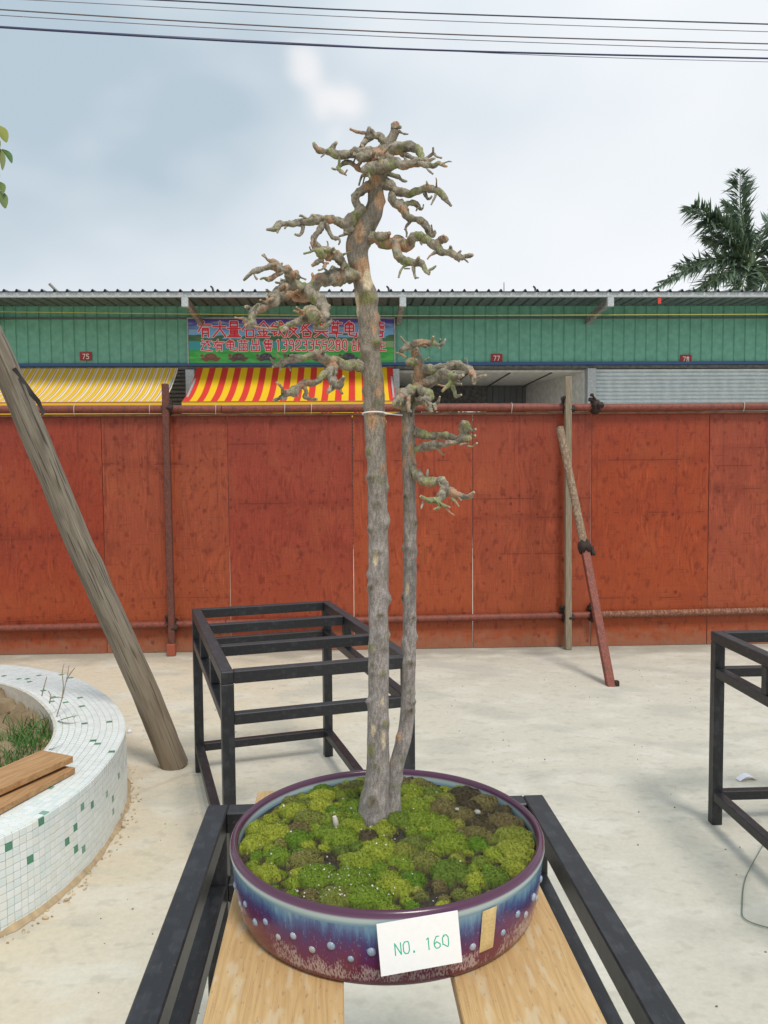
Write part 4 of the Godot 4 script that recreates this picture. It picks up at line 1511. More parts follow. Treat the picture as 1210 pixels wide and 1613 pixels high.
# ==================================================================== steel display tables
func make_table(label: String, bars: Array, where: Vector3, turn: float) -> Node3D:
	var t := thing("display_table", label, "table", where, turn, "black steel display tables")
	var W := 0.65
	var L := 1.20
	var H := 0.756
	var b := 0.040
	for sx in [-1.0, 1.0]:
		for sz in [-1.0, 1.0]:
			part("leg", bbox(b, H - b, b, 0.0025), M.steel, t, Vector3(sx * (W - b) / 2.0, (H - b) / 2.0, sz * (L - b) / 2.0))
		part("top_rail", bbox(b, b, L, 0.0025), M.steel, t, Vector3(sx * (W - b) / 2.0, H - b / 2.0, 0))
		part("lower_rail", bbox(b - 0.004, b - 0.004, L - 2.0 * b, 0.0025), M.steel, t, Vector3(sx * (W - b) / 2.0, 0.60, 0))
		part("stretcher", bbox(b - 0.004, b - 0.004, L - 2.0 * b, 0.0025), M.steel, t, Vector3(sx * (W - b) / 2.0, 0.115, 0))
		for z in bars:
			part("strut", bbox(b - 0.006, H - b - 0.618, b - 0.006, 0.0025), M.steel, t, Vector3(sx * (W - b) / 2.0, (H - b + 0.618) / 2.0, z))
	for sz in [-1.0, 1.0]:
		part("end_rail", bbox(W - 2.0 * b, b, b, 0.0025), M.steel, t, Vector3(0, H - b / 2.0, sz * (L - b) / 2.0))
		part("lower_rail", bbox(W - 2.0 * b, b - 0.004, b - 0.004, 0.0025), M.steel, t, Vector3(0, 0.60, sz * (L - b) / 2.0))
		part("stretcher", bbox(W - 2.0 * b, b - 0.004, b - 0.004, 0.0025), M.steel, t, Vector3(0, 0.115, sz * (L - b) / 2.0))
	for z in bars:
		part("cross_bar", bbox(W - 2.0 * b, b - 0.002, b, 0.0025), M.steel, t, Vector3(0, H - b / 2.0 - 0.001, z))
	return t


func tables() -> void:
	var a := make_table("black steel display table under the glazed bonsai pot", [0.055, 0.35], Vector3(0.018, 0, -0.905), 0.058)
	var r := make_table("black steel table standing empty behind the bonsai", [-0.21, 0.20], Vector3(-0.392, 0, -3.138), 0.312)
	var c := r.duplicate()
	named(c, "display_table", self)
	c.position = Vector3(1.615, 0, -2.46)
	c.rotation.y = 0.045
	c.set_meta("label", "black steel table cut off by the picture edge, a thin wire on its frame")
	# boards under the pot
	var y := 0.756 + 0.0105
	for k in 2:
		var bx: float = [-0.1612, 0.133][k]
		var lb: String = ["pale wooden board under the side of the pot away from the number card", "pale wooden board under the plaque side of the pot"][k]
		var p := thing("pot_board", lb, "board", Vector3(bx + 0.025, y, -0.98), 0.06, "boards carrying the pot")
		part("board", bbox(0.160, 0.020, 1.05, 0.0015), M.plank, p)


# ==================================================================== pot
const POT := Vector3(0.001, 0.777, -1.1265)


func bonsai_pot() -> void:
	var t := thing("bonsai_pot", "round drum-shaped pot glazed blue and purple with pale studs", "pot", POT)
	var prof := PackedVector2Array()
	for q in [[0.150, 0.0], [0.203, 0.0], [0.2085, 0.0015], [0.2115, 0.006], [0.2135, 0.013], [0.2155, 0.022], [0.2175, 0.034], [0.2190, 0.046], [0.2205, 0.058], [0.2218, 0.070], [0.2226, 0.079], [0.2238, 0.0840], [0.2250, 0.0885], [0.2248, 0.0940], [0.2228, 0.0985], [0.2195, 0.1010], [0.2172, 0.1003], [0.2145, 0.0980], [0.2133, 0.093], [0.2128, 0.08], [0.210, 0.05]]:
		prof.append(Vector2(q[0], q[1]))
	var tw := 2048
	var th := 256
	var cols := [[0.0, Color(0.125, 0.025, 0.040)], [0.020, Color(0.150, 0.029, 0.055)], [0.034, Color(0.130, 0.028, 0.080)], [0.048, Color(0.105, 0.032, 0.115)], [0.058, Color(0.066, 0.048, 0.155)], [0.068, Color(0.075, 0.115, 0.26)], [0.077, Color(0.13, 0.25, 0.38)], [0.0835, Color(0.19, 0.32, 0.42)], [0.0880, Color(0.38, 0.50, 0.50)], [0.0910, Color(0.40, 0.46, 0.46)], [0.0940, Color(0.115, 0.050, 0.105)], [0.0965, Color(0.085, 0.028, 0.062)], [0.102, Color(0.075, 0.024, 0.050)]]
	var tex := paint(tw, th, func(x: int, y: int) -> Color:
		var a := TAU * x / tw
		var h := 0.102 * (1.0 - (y + 0.5) / th)
		var cx := sin(a)
		var cz := cos(a)
		var drip := nz.get_noise_3d(cx * 22.0, h * 22.0, cz * 22.0)
		var drip2 := nz.get_noise_3d(cx * 70.0, h * 40.0, cz * 70.0)
		var slow := nz.get_noise_3d(cx * 2.2 + 4.0, h * 5.0, cz * 2.2)
		var hh := h
		if h < 0.082:
			hh = h + drip * 0.008 + drip2 * 0.005 + slow * 0.016 + 0.004 * smooth(0.2, 0.9, cx)
			hh = clampf(hh, 0.0, 0.084)
		var c: Color = cols[0][1]
		for k in range(cols.size() - 1):
			var h0: float = cols[k][0]
			var h1: float = cols[k + 1][0]
			if hh >= h0 and hh <= h1:
				c = (cols[k][1] as Color).lerp(cols[k + 1][1], (hh - h0) / (h1 - h0))
				break
			if hh > h1:
				c = cols[k + 1][1]
		# unglazed cream crawl marks near the foot
		var cr := nz.get_noise_3d(cx * 95.0, h * 130.0, cz * 95.0)
		var where := smooth(0.003, 0.012, h) * smooth(0.044, 0.026, h + slow * 0.03) * smooth(-0.35, 0.35, slow + 0.25 * absf(cx) + 0.12)
		c = c.lerp(Color(0.44, 0.35, 0.32), smooth(0.06, 0.28, cr + (where - 0.62) * 0.9) * where * 0.85)
		# pale blue flecks in the glaze
		var fl := nz.get_noise_3d(cx * 150.0 + 9.0, h * 90.0, cz * 150.0)
		c = c.lerp(Color(0.32, 0.40, 0.55), smooth(0.42, 0.60, fl) * 0.55 * smooth(0.082, 0.06, h) * smooth(0.03, 0.05, h))
		return c.linear_to_srgb())
	var gm := mat(Color.WHITE, 0.22)
	gm.albedo_texture = tex
	gm.metallic_specular = 0.5
	part("body", lathe(prof, 128, 0.102), gm, t)
	var disc := lathe(PackedVector2Array([Vector2(0.001, 0.003), Vector2(0.150, 0.0)]), 48, 0.1)
	part("base", disc, mat(lin(0.25, 0.18, 0.14), 0.9), t)
	# pale studs, two staggered rows
	var sm := []
	for c in [Color(0.60, 0.63, 0.64), Color(0.46, 0.55, 0.62), Color(0.62, 0.56, 0.50)]:
		var q := mat(c.linear_to_srgb(), 0.25)
		tri(q, noise_tex(0.08, 3, 128, 60, Color(0.55, 0.6, 0.7), Color.WHITE), Vector3(60, 60, 60))
		sm.append(q)
	var bump_mesh := lathe(PackedVector2Array([Vector2(0.0060, -0.001), Vector2(0.0057, 0.0006), Vector2(0.0046, 0.0020), Vector2(0.0026, 0.0029), Vector2(0.0002, 0.0032)]), 14, 0.1)
	for row in 2:
		for k in 27:
			var a := deg_to_rad(-5.0 + 13.333 * k - (6.667 if row == 1 else 0.0)) + rng.randfn() * 0.006
			if absf(wrapf(a - 0.60, -PI, PI)) < 0.10:
				continue
			var yy := (0.051 if row == 0 else 0.0385) + rng.randfn() * 0.0008
			var rr := 0.2196 if row == 0 else 0.2180
			var nrm := Vector3(sin(a), -0.22, cos(a)).normalized()
			var xx := Vector3.UP.cross(nrm).normalized()
			var sc := rng.randf_range(0.74, 1.0) * (1.0 if row == 0 else 0.9)
			var mt: Material = sm[2] if row == 1 and rng.randf() < 0.5 else sm[rng.randi() % 2]
			var o := part("stud", bump_mesh, mt, t)
			o.transform = Transform3D(Basis(xx * sc, nrm * sc, xx.cross(nrm) * sc), Vector3(sin(a) * rr, yy, cos(a) * rr))
	# tan plaque
	var pa := 0.59
	var pv := PackedVector3Array()
	var pi := PackedInt32Array()
	var rad_at := func(yy: float) -> float:
		for k in range(prof.size() - 1):
			if prof[k].y <= yy and prof[k + 1].y >= yy and prof[k].x > 0.18:
				return lerpf(prof[k].x, prof[k + 1].x, (yy - prof[k].y) / maxf(prof[k + 1].y - prof[k].y, 1e-6))
		return 0.2
	for ring in 2:
		for j in 9:
			var yy := lerpf(0.027, 0.0835, j / 8.0)
			for k in 5:
				var a := pa + (k / 4.0 - 0.5) * 0.103
				var inset := (1.0 if (j > 0 and j < 8 and k > 0 and k < 4) else 0.35)
				var r: float = rad_at.call(yy) + (0.0035 * inset if ring == 0 else -0.004)
				pv.append(Vector3(sin(a) * r, yy, cos(a) * r))
	for j in 8:
		for k in 4:
			var o := j * 5 + k
			pi.append_array([o, o + 1, o + 6, o, o + 6, o + 5])
	part("plaque", amesh(pv, pi), bump(tri(mat(lin(0.76, 0.56, 0.26), 0.6), M.soft, Vector3(25, 25, 25)), M.coarse, 0.04), t)
	# number card
	var w := 512
	var h := 336
	var im := Image.create_empty(w, h, false, Image.FORMAT_RGB8)
	for y in h:
		for x in w:
			var q := 0.90 + 0.02 * nz.get_noise_2d(x * 0.02, y * 0.02)
			im.set_pixel(x, y, lin(q, q, q * 0.99))
	var gc := lin(0.005, 0.42, 0.24)
	var tx := ["N", "O", "D", "", "1", "6", "0"]
	for k in tx.size():
		if tx[k] != "":
			strokes(im, tx[k], 92.0 + [0, 52, 108, 0, 190, 246, 300][k], 138.0, 52.0 if tx[k] != "D" else 40.0, 84.0, 6.5, gc)
	var cm := mat(Color.WHITE, 0.8)
	cm.albedo_texture = ImageTexture.create_from_image(im)
	var card := thing("number_card", "white paper card with green print NO. 160 on the pot's front", "paper card", POT + Vector3(sin(0.165) * 0.2268, 0.0635, cos(0.165) * 0.2268 + 0.0008))
	card.rotation = Vector3(-0.06, 0.15, 0.075)
	part("card", slab(0.0975, 0.0615, 0.0008, Vector2.ZERO, Vector2.ONE, Vector2(0.02, 0.02)), cm, card)


# ==================================================================== moss
var moss_h := PackedFloat32Array()
const MN := 250
const MR := 0.2125


func moss_y(x: float, z: float) -> float:
	var i := clampi(int((x / MR * 0.5 + 0.5) * MN), 0, MN)
	var j := clampi(int((z / MR * 0.5 + 0.5) * MN), 0, MN)
	return moss_h[j * (MN + 1) + i]


func moss() -> void:
	var base := func(x: float, z: float) -> float:
		var r := Vector2(x, z).length() / MR
		return 0.088 + 0.020 * (1.0 - r * r) + nz.get_noise_2d(x * 30.0, z * 30.0) * 0.003
	moss_h.resize((MN + 1) * (MN + 1))
	var kind := PackedFloat32Array()   # how green, 0 soil
	kind.resize(moss_h.size())
	var tint := PackedFloat32Array()
	tint.resize(moss_h.size())
	for j in MN + 1:
		for i in MN + 1:
			var x := (float(i) / MN * 2.0 - 1.0) * MR
			var z := (float(j) / MN * 2.0 - 1.0) * MR
			moss_h[j * (MN + 1) + i] = base.call(x, z) - 0.0085
	var cushions := []
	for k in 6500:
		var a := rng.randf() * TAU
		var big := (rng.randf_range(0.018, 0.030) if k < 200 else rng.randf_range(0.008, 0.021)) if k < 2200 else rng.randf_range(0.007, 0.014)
		var rr := sqrt(rng.randf()) * (MR - big * 0.85)
		var p := Vector2(cos(a) * rr, sin(a) * rr)
		# thin growth on bare patches at the right and middle front
		var bare := 0.0
		for b in [[0.175, 0.03, 0.034], [0.165, -0.06, 0.026], [0.015, 0.045, 0.024], [-0.075, 0.10, 0.02], [-0.14, 0.0, 0.018], [0.10, -0.16, 0.03]]:
			bare = maxf(bare, 1.0 - p.distance_to(Vector2(b[0], b[1])) / b[2])
		if bare > 0.35 and rng.randf() < (0.95 if k < 3500 else 0.55):
			continue
		var clash := false
		for c in cushions:
			if p.distance_to(c[0]) < (big + c[1]) * (0.67 if k < 2200 else (0.45 if k < 3500 else 0.34)):
				clash = true
				break
		if clash:
			continue
		var gz := nz.get_noise_2d(p.x * 9.0 + 3.0, p.y * 9.0)
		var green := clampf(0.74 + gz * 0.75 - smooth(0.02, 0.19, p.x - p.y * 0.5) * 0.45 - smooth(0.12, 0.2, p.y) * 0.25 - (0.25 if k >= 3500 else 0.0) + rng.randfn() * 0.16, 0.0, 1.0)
		cushions.append([p, big, green * (1.0 if k < 2200 else 0.12), rng.randf() * (1.0 if k < 2200 else 0.4), 0.0 if k < 2200 else (0.0090 if k < 3500 else 0.0105), rng.randf_range(-0.5, 0.5), rng.randf_range(1.0, 1.55)])  # later small fill sits low and dark, painting shade between the cushions
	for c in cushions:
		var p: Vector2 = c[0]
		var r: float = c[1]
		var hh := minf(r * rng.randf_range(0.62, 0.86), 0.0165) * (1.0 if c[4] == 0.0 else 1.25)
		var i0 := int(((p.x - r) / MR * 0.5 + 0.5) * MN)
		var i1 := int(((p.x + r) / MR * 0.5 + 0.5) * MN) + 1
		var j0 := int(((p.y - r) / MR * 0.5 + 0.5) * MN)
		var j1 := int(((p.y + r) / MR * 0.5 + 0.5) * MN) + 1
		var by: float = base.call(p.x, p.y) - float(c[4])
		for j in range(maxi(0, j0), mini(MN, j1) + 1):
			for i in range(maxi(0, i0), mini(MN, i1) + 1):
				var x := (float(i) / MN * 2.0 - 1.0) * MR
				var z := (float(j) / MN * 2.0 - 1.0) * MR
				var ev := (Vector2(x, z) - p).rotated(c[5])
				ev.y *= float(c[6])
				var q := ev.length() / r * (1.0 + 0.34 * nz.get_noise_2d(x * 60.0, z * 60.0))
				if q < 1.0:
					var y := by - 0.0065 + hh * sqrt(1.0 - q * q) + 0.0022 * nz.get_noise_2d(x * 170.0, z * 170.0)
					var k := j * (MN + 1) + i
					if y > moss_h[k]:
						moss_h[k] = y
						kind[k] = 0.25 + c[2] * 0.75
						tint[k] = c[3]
	var v := PackedVector3Array()
	var c := PackedColorArray()
	var ix := PackedInt32Array()
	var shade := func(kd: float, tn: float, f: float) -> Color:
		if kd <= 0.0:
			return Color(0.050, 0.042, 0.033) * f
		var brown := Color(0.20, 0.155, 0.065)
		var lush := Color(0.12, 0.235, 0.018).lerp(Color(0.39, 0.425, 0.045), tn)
		return Color(0.085, 0.066, 0.036).lerp(brown, smooth(0.27, 0.42, kd)).lerp(lush, smooth(0.36, 0.8, kd)) * f  # darkest brown: old moss colour deepened as painted crevice shade on the fill
	for j in MN + 1:
		for i in MN + 1:
			var x := (float(i) / MN * 2.0 - 1.0) * MR
			var z := (float(j) / MN * 2.0 - 1.0) * MR
			var r := Vector2(x, z).length()
			var y := moss_h[j * (MN + 1) + i]
			if r > MR:
				x *= MR / r
				z *= MR / r
				y = 0.082
			v.append(Vector3(x, y, z))
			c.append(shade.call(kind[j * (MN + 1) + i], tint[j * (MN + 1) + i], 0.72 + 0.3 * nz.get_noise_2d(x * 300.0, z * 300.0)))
	for j in MN:
		for i in MN:
			var a := j * (MN + 1) + i
			var x := ((i + 0.5) / MN * 2.0 - 1.0)
			var z := ((j + 0.5) / MN * 2.0 - 1.0)
			if x * x + z * z > 1.03:
				continue
			ix.append_array([a, a + MN + 1, a + MN + 2, a, a + MN + 2, a + 1])
	var mm := vmat(0.95)
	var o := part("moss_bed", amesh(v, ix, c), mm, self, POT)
	o.set_meta("kind", "stuff")
	tag(o, "rounded cushions of green and brownish moss filling the pot, gap shade painted in", "moss")
	# the fuzz of tiny shoots
	var bl := ArrayMesh.new()
	var arr := []
	arr.resize(Mesh.ARRAY_MAX)
	arr[Mesh.ARRAY_VERTEX] = PackedVector3Array([Vector3(-0.5, 0, 0), Vector3(0.5, 0, 0), Vector3(0.0, 1, 0.1), Vector3(0, 0, -0.5), Vector3(0, 0, 0.5), Vector3(0.1, 1, 0)])
	arr[Mesh.ARRAY_NORMAL] = PackedVector3Array([Vector3(0, 0.6, 0.8), Vector3(0, 0.6, 0.8), Vector3(0, 0.8, 0.6), Vector3(0.8, 0.6, 0), Vector3(0.8, 0.6, 0), Vector3(0.6, 0.8, 0)])
	arr[Mesh.ARRAY_INDEX] = PackedInt32Array([0, 2, 1, 3, 5, 4])
	bl.add_surface_from_arrays(Mesh.PRIMITIVE_TRIANGLES, arr)
	var xs := []
	var cs := PackedColorArray()
	for k in 210000:
		var a := rng.randf() * TAU
		var rr := sqrt(rng.randf()) * (MR - 0.003)
		var x := cos(a) * rr
		var z := sin(a) * rr
		var i := clampi(int((x / MR * 0.5 + 0.5) * MN), 1, MN - 1)
		var j := clampi(int((z / MR * 0.5 + 0.5) * MN), 1, MN - 1)
		var q := j * (MN + 1) + i
		if kind[q] <= 0.0:
			continue
		var gx := (moss_h[q + 1] - moss_h[q - 1]) / (MR * 4.0 / MN)
		var gz := (moss_h[q + MN + 1] - moss_h[q - MN - 1]) / (MR * 4.0 / MN)
		var up := (Vector3(-gx, 1.0, -gz).normalized() + rdir() * 0.38).normalized()
		var l := rng.randf_range(0.0010, 0.0025)
		var w := rng.randf_range(0.0004, 0.0008)
		var s := up.cross(rdir()).normalized()
		xs.append(Transform3D(Basis(s * w, up * l, s.cross(up) * w), Vector3(x, moss_h[q] - 0.0006, z)))
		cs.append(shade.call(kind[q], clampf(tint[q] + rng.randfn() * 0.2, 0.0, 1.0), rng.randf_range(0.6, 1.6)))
	var fm := vmat(0.8)
	fm.cull_mode = BaseMaterial3D.CULL_DISABLED
	fm.backlight_enabled = true
	fm.backlight = Color(0.25, 0.25, 0.1)
	var f := many("moss_shoots", bl, fm, self, xs, cs)
	f.position = POT
	tag(f, "fine upright shoots covering the moss cushions in the pot", "moss")
	# grit
	var gxs := []
	var gcs := PackedColorArray()
	for k in 190:
		var p := Vector2.ZERO
		if k < 95:
			p = Vector2(-0.07 + rng.randfn() * 0.05, 0.15 + rng.randfn() * 0.022)
		else:
			var a := rng.randf() * TAU
			p = Vector2(cos(a), sin(a)) * sqrt(rng.randf()) * 0.195
		if p.length() > 0.203:
			continue
		var sz := rng.randf_range(0.0005, 0.0016) * (1.6 if rng.randf() < 0.08 else 1.0)
		gxs.append(Transform3D(Basis(rdir(), rng.randf() * 3.0) * Basis.from_scale(Vector3(sz, sz * 0.7, sz * 0.9)), Vector3(p.x, moss_y(p.x, p.y) + 0.001, p.y)))
		var g := rng.randf_range(0.35, 0.75)
		gcs.append(Color(g, g * 0.92, g * 0.8))
	var gs := SphereMesh.new()
	gs.radius = 1.0
	gs.height = 2.0
	gs.radial_segments = 6
	gs.rings = 3
	var gr := many("pale_grit", gs, vmat(0.9), self, gxs, gcs)
	gr.position = POT
	tag(gr, "pale specks of grit scattered on the moss", "grit")
	# two pale pebbles and a dead stub
	for q in [[752, 1268, 0.005, "larger white pebble on the moss right of the trunks"], [720, 1276, 0.0032, "smaller white pebble on the moss right of the trunks"]]:
		var p := on_level(q[0], q[1], 0.888)
		p.y = POT.y + moss_y(p.x - POT.x, p.z - POT.z) + 0.002
		solo("pebble", ball(q[2], Vector3(1, 0.75, 1)), bump(tri(mat(lin(0.62, 0.60, 0.56), 0.8), M.grain, Vector3(60, 60, 60)), M.fine, 0.1), q[3], "pebble", p)
	var sp := on_level(530, 1290, 0.89)
	sp.y = POT.y + moss_y(sp.x - POT.x, sp.z - POT.z) - 0.004
	solo("dead_stub", tube([Vector3(0, 0, 0), Vector3(-0.001, 0.012, 0), Vector3(-0.003, 0.021, 0)], [0.0045, 0.0042, 0.0028], 9, 0.004, func(_p, s, _a): return Color(0.36, 0.31, 0.27).lerp(Color(0.6, 0.55, 0.5), s)), vmat(), "short pale dead stub standing in the moss beside the trunk", "stub", sp)


# ==================================================================== bonsai
const FRAMES := {"A": [370.0, 180.0, 3.025], "B": [370.0, 380.0, 3.025], "C": [480.0, 180.0, 4.84], "D": [370.0, 320.0, 5.762], "E": [560.0, 300.0, 6.05], "F": [600.0, 520.0, 6.722], "G": [620.0, 640.0, 8.067], "H": [420.0, 520.0, 6.05], "K": [500.0, 620.0, 4.033], "L": [480.0, 1000.0, 4.033], "P": [0.0, 0.0, 1.0]}
var trail := []      # points of the tree so far: photo x, y and depth
var tree: Node3D
var last_branch: Node3D


func bark(p: Vector3, green: float, tan_: float) -> Color:
	var n1 := nz.get_noise_3dv(p * 75.0) * 1.3
	var n2 := nz.get_noise_3dv(p * 190.0 + Vector3(3, 8, 1))
	var n3 := nz.get_noise_3dv(p * 34.0 + Vector3(20, 0, 7))
	var n4 := nz.get_noise_3dv(p * 26.0 + Vector3(0, 40, 3))
	var c := Color(0.150, 0.128, 0.095).lerp(Color(0.335, 0.295, 0.225), clampf(0.5 + n1 * 0.9, 0.0, 1.0))
	c *= 1.0 + n2 * 0.6
	c = c.lerp(Color(0.225, 0.255, 0.095) * (1.0 + n2 * 0.6), smooth(0.18, 0.44, n3 + green) * 0.75)
	c = c.lerp(Color(0.40, 0.225, 0.135) * (1.0 + n2 * 0.25), smooth(0.26, 0.46, n4 + tan_ + n2 * 0.35) * 0.9)
	return c * 1.68


func knobbly(p: Vector3, _d: Vector3, _a: float) -> float:
	return 1.0 + 0.36 * nz1.get_noise_3dv(p * 62.0) + 0.20 * nz1.get_noise_3dv(p * 150.0) + 0.10 * nz1.get_noise_3dv(p * 330.0)


# a branch traced as «x y r; x y r ...»; fwd: how far its tip comes toward the camera
func grow(fr: String, s: String, fwd: float, green := 0.0, tan_ := 0.0, twig := false) -> void:
	var f: Array = FRAMES[fr]
	var px := []
	for e in s.split(";"):
		var q := e.strip_edges().split(" ", false)
		px.append(Vector3(f[0] + q[0].to_float() / f[2], f[1] + q[1].to_float() / f[2], q[2].to_float() / f[2]))
	var d0 := 1.14
	var best := 1e9
	for t in trail:
		var e := Vector2(t.x - px[0].x, t.y - px[0].y).length_squared()
		if e < best:
			best = e
			d0 = t.z
	var pts := []
	var rad := []
	for k in px.size():
		var u := float(k) / maxf(1.0, px.size() - 1)
		var d: float = d0 - fwd * u + 0.010 * nz.get_noise_2d(px[k].x * 0.05, px[k].y * 0.05) * minf(u * 3.0, 1.0)
		pts.append(at(px[k].x, px[k].y, d))
		rad.append(maxf(px[k].z * d / F * 0.93, 0.0012))
	var sides := clampi(int(rad[0] * 1600.0) + 6, 7, 18)
	var step := clampf(float(rad[0]) * 0.30, 0.0014, 0.004)
	var cap = Color(0.66, 0.53, 0.34)
	if px[-1].z > 3.4:   # blunt living ends are rounded off; only thin cut ends show pale wood
		cap = null
		var dirn: Vector3 = (pts[-1] - pts[-2]).normalized()
		var r1: float = rad[-1]
		pts.append(pts[-1] + dirn * r1 * 0.55)
		rad.append(r1 * 0.78)
		pts.append(pts[-1] + dirn * r1 * 0.32)
		rad.append(r1 * 0.30)
	var m := tube(pts, rad, sides, step, func(p, _s, _a): return bark(p, green, tan_), knobbly, cap)
	for k in range(px.size() - 1):
		for j in 4:
			var u := (k + j / 4.0) / (px.size() - 1.0)
			trail.append(Vector3(lerpf(px[k].x, px[k + 1].x, j / 4.0), lerpf(px[k].y, px[k + 1].y, j / 4.0), d0 - fwd * u))
	if twig and last_branch:
		part("twig", m, M.bark2, last_branch)
	else:
		last_branch = part("branch", m, M.bark2, tree)
		# a few short spurs
		for k in (rng.randi_range(1, 2) if px[0].y > 240.0 else 0):
			var j := rng.randi_range(1, px.size() - 1)
			var c0: Vector3 = (pts[j - 1] as Vector3).lerp(pts[j], rng.randf())
			var ax: Vector3 = (pts[j] - pts[j - 1]).normalized()
			var dv := (rdir() + Vector3(0, 0.3, 0.3)).normalized()
			dv = (dv - ax * dv.dot(ax) * 0.7).normalized()
			var rr: float = lerpf(rad[j - 1], rad[j], 0.5)
			var l := rr + rng.randf_range(0.004, 0.010)
			var c1 := c0 + dv * l
			var r0 := rng.randf_range(0.0011, 0.0019)
			part("spur", tube([c0, c1, c1 + (dv + rdir() * 0.7).normalized() * 0.004], [r0 * 1.3, r0, r0 * 0.6], 7, 0.0015, func(p, _s, _a): return bark(p, green * 0.5, tan_), knobbly, Color(0.60, 0.47, 0.31)), M.bark2, last_branch)


func tw(fr: String, s: String, fwd := 0.008, green := 0.0, tan_ := 0.0) -> void:
	grow(fr, s, fwd, green, tan_, true)


func stem(called: String, nodes: Array, spots: Array, base_tint: float) -> void:
	var pts := []
	var rad := []
	for q in nodes:
		pts.append(at(q[0], q[1], q[3]))
		rad.append(q[2] * q[3] / F * 0.93)
		trail.append(Vector3(q[0], q[1], q[3]))
	for k in range(nodes.size() - 1):
		for j in range(1, 10):
			var u := j / 10.0
			trail.append(Vector3(lerpf(nodes[k][0], nodes[k + 1][0], u), lerpf(nodes[k][1], nodes[k + 1][1], u), lerpf(nodes[k][3], nodes[k + 1][3], u)))
	var back := []
	for k in 46:
		back.append([rng.randf_range(300.0, 1250.0), rng.randf() * TAU, rng.randf_range(4.0, 7.0)])
	var bul := func(p: Vector3, d: Vector3, a: float) -> float:
		var s := seen(p)
		var k := 1.0 + 0.075 * nz.get_noise_3dv(p * Vector3(28, 16, 28)) + 0.022 * nz.get_noise_3dv(p * 120.0)
		if d.z > -0.35:
			for q in spots:
				var dx: float = (s.x - q[0]) / q[2]
				var dy: float = (s.y - q[1]) / q[3]
				var e := dx * dx + dy * dy
				if e < 4.0:
					k += 1.35 * q[4] * (exp(-e) - 0.75 * exp(-e * 5.0) * (1.0 if q[5] == 1 else 0.0))
		for q in back:
			var dy: float = (s.y - q[0]) / q[2]
			if absf(dy) < 2.0:
				var da: float = wrapf(a - q[1], -PI, PI) * 2.6
				k += 0.24 * exp(-dy * dy - da * da)
		return k
	var shade := func(p: Vector3, _s: float, _a: float) -> Color:
		var s := seen(p)
		var n := nz.get_noise_3dv(p * Vector3(55, 20, 55))
		var n2 := nz.get_noise_3dv(p * Vector3(210, 130, 210))
		var low := smooth(560.0, 1000.0, s.y)
		var c := Color(0.265, 0.225, 0.175).lerp(Color(0.315, 0.278, 0.258), low)
		c *= 1.0 + 0.40 * n + 0.24 * n2
		c = c.lerp(Color(0.19, 0.20, 0.10), smooth(0.28, 0.55, nz.get_noise_3dv(p * 30.0 + Vector3(9, 9, 2))) * 0.55)
		c = c.lerp(Color(0.44, 0.41, 0.39), smooth(0.34, 0.6, nz.get_noise_3dv(p * Vector3(48, 26, 48) + Vector3(1, 60, 2))) * 0.6 * low)
		c = c.lerp(Color(0.38, 0.235, 0.145) * (1.0 + 0.3 * n2), smooth(0.20, 0.42, nz.get_noise_3dv(p * Vector3(34, 22, 34) + Vector3(70, 1, 2)) - low * 0.45 + base_tint) * 0.8)
		for q in spots:
			var dx: float = (s.x - q[0]) / q[2]
			var dy: float = (s.y - q[1]) / q[3]
			var e := dx * dx + dy * dy + 0.42 * nz.get_noise_3dv(p * Vector3(110, 60, 110)) + 0.3 * n2
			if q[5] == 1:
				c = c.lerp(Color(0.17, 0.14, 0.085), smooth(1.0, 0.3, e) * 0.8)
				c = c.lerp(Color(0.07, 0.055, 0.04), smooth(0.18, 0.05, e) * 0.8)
			elif q[5] == 2:
				c = c.lerp(Color(0.47, 0.285, 0.165), smooth(1.5, 1.0, e) * 0.95)
			elif q[5] == 3:
				c = c.lerp(Color(0.66, 0.54, 0.36), smooth(1.6, 1.1, e) * 0.95)
			elif q[5] == 4:
				c = c.lerp(Color(0.22, 0.215, 0.075), smooth(1.1, 0.3, e) * 0.85)
		return c * 1.2
	part(called, tube(pts, rad, 40, 0.0032, shade, bul), M.bark, tree)


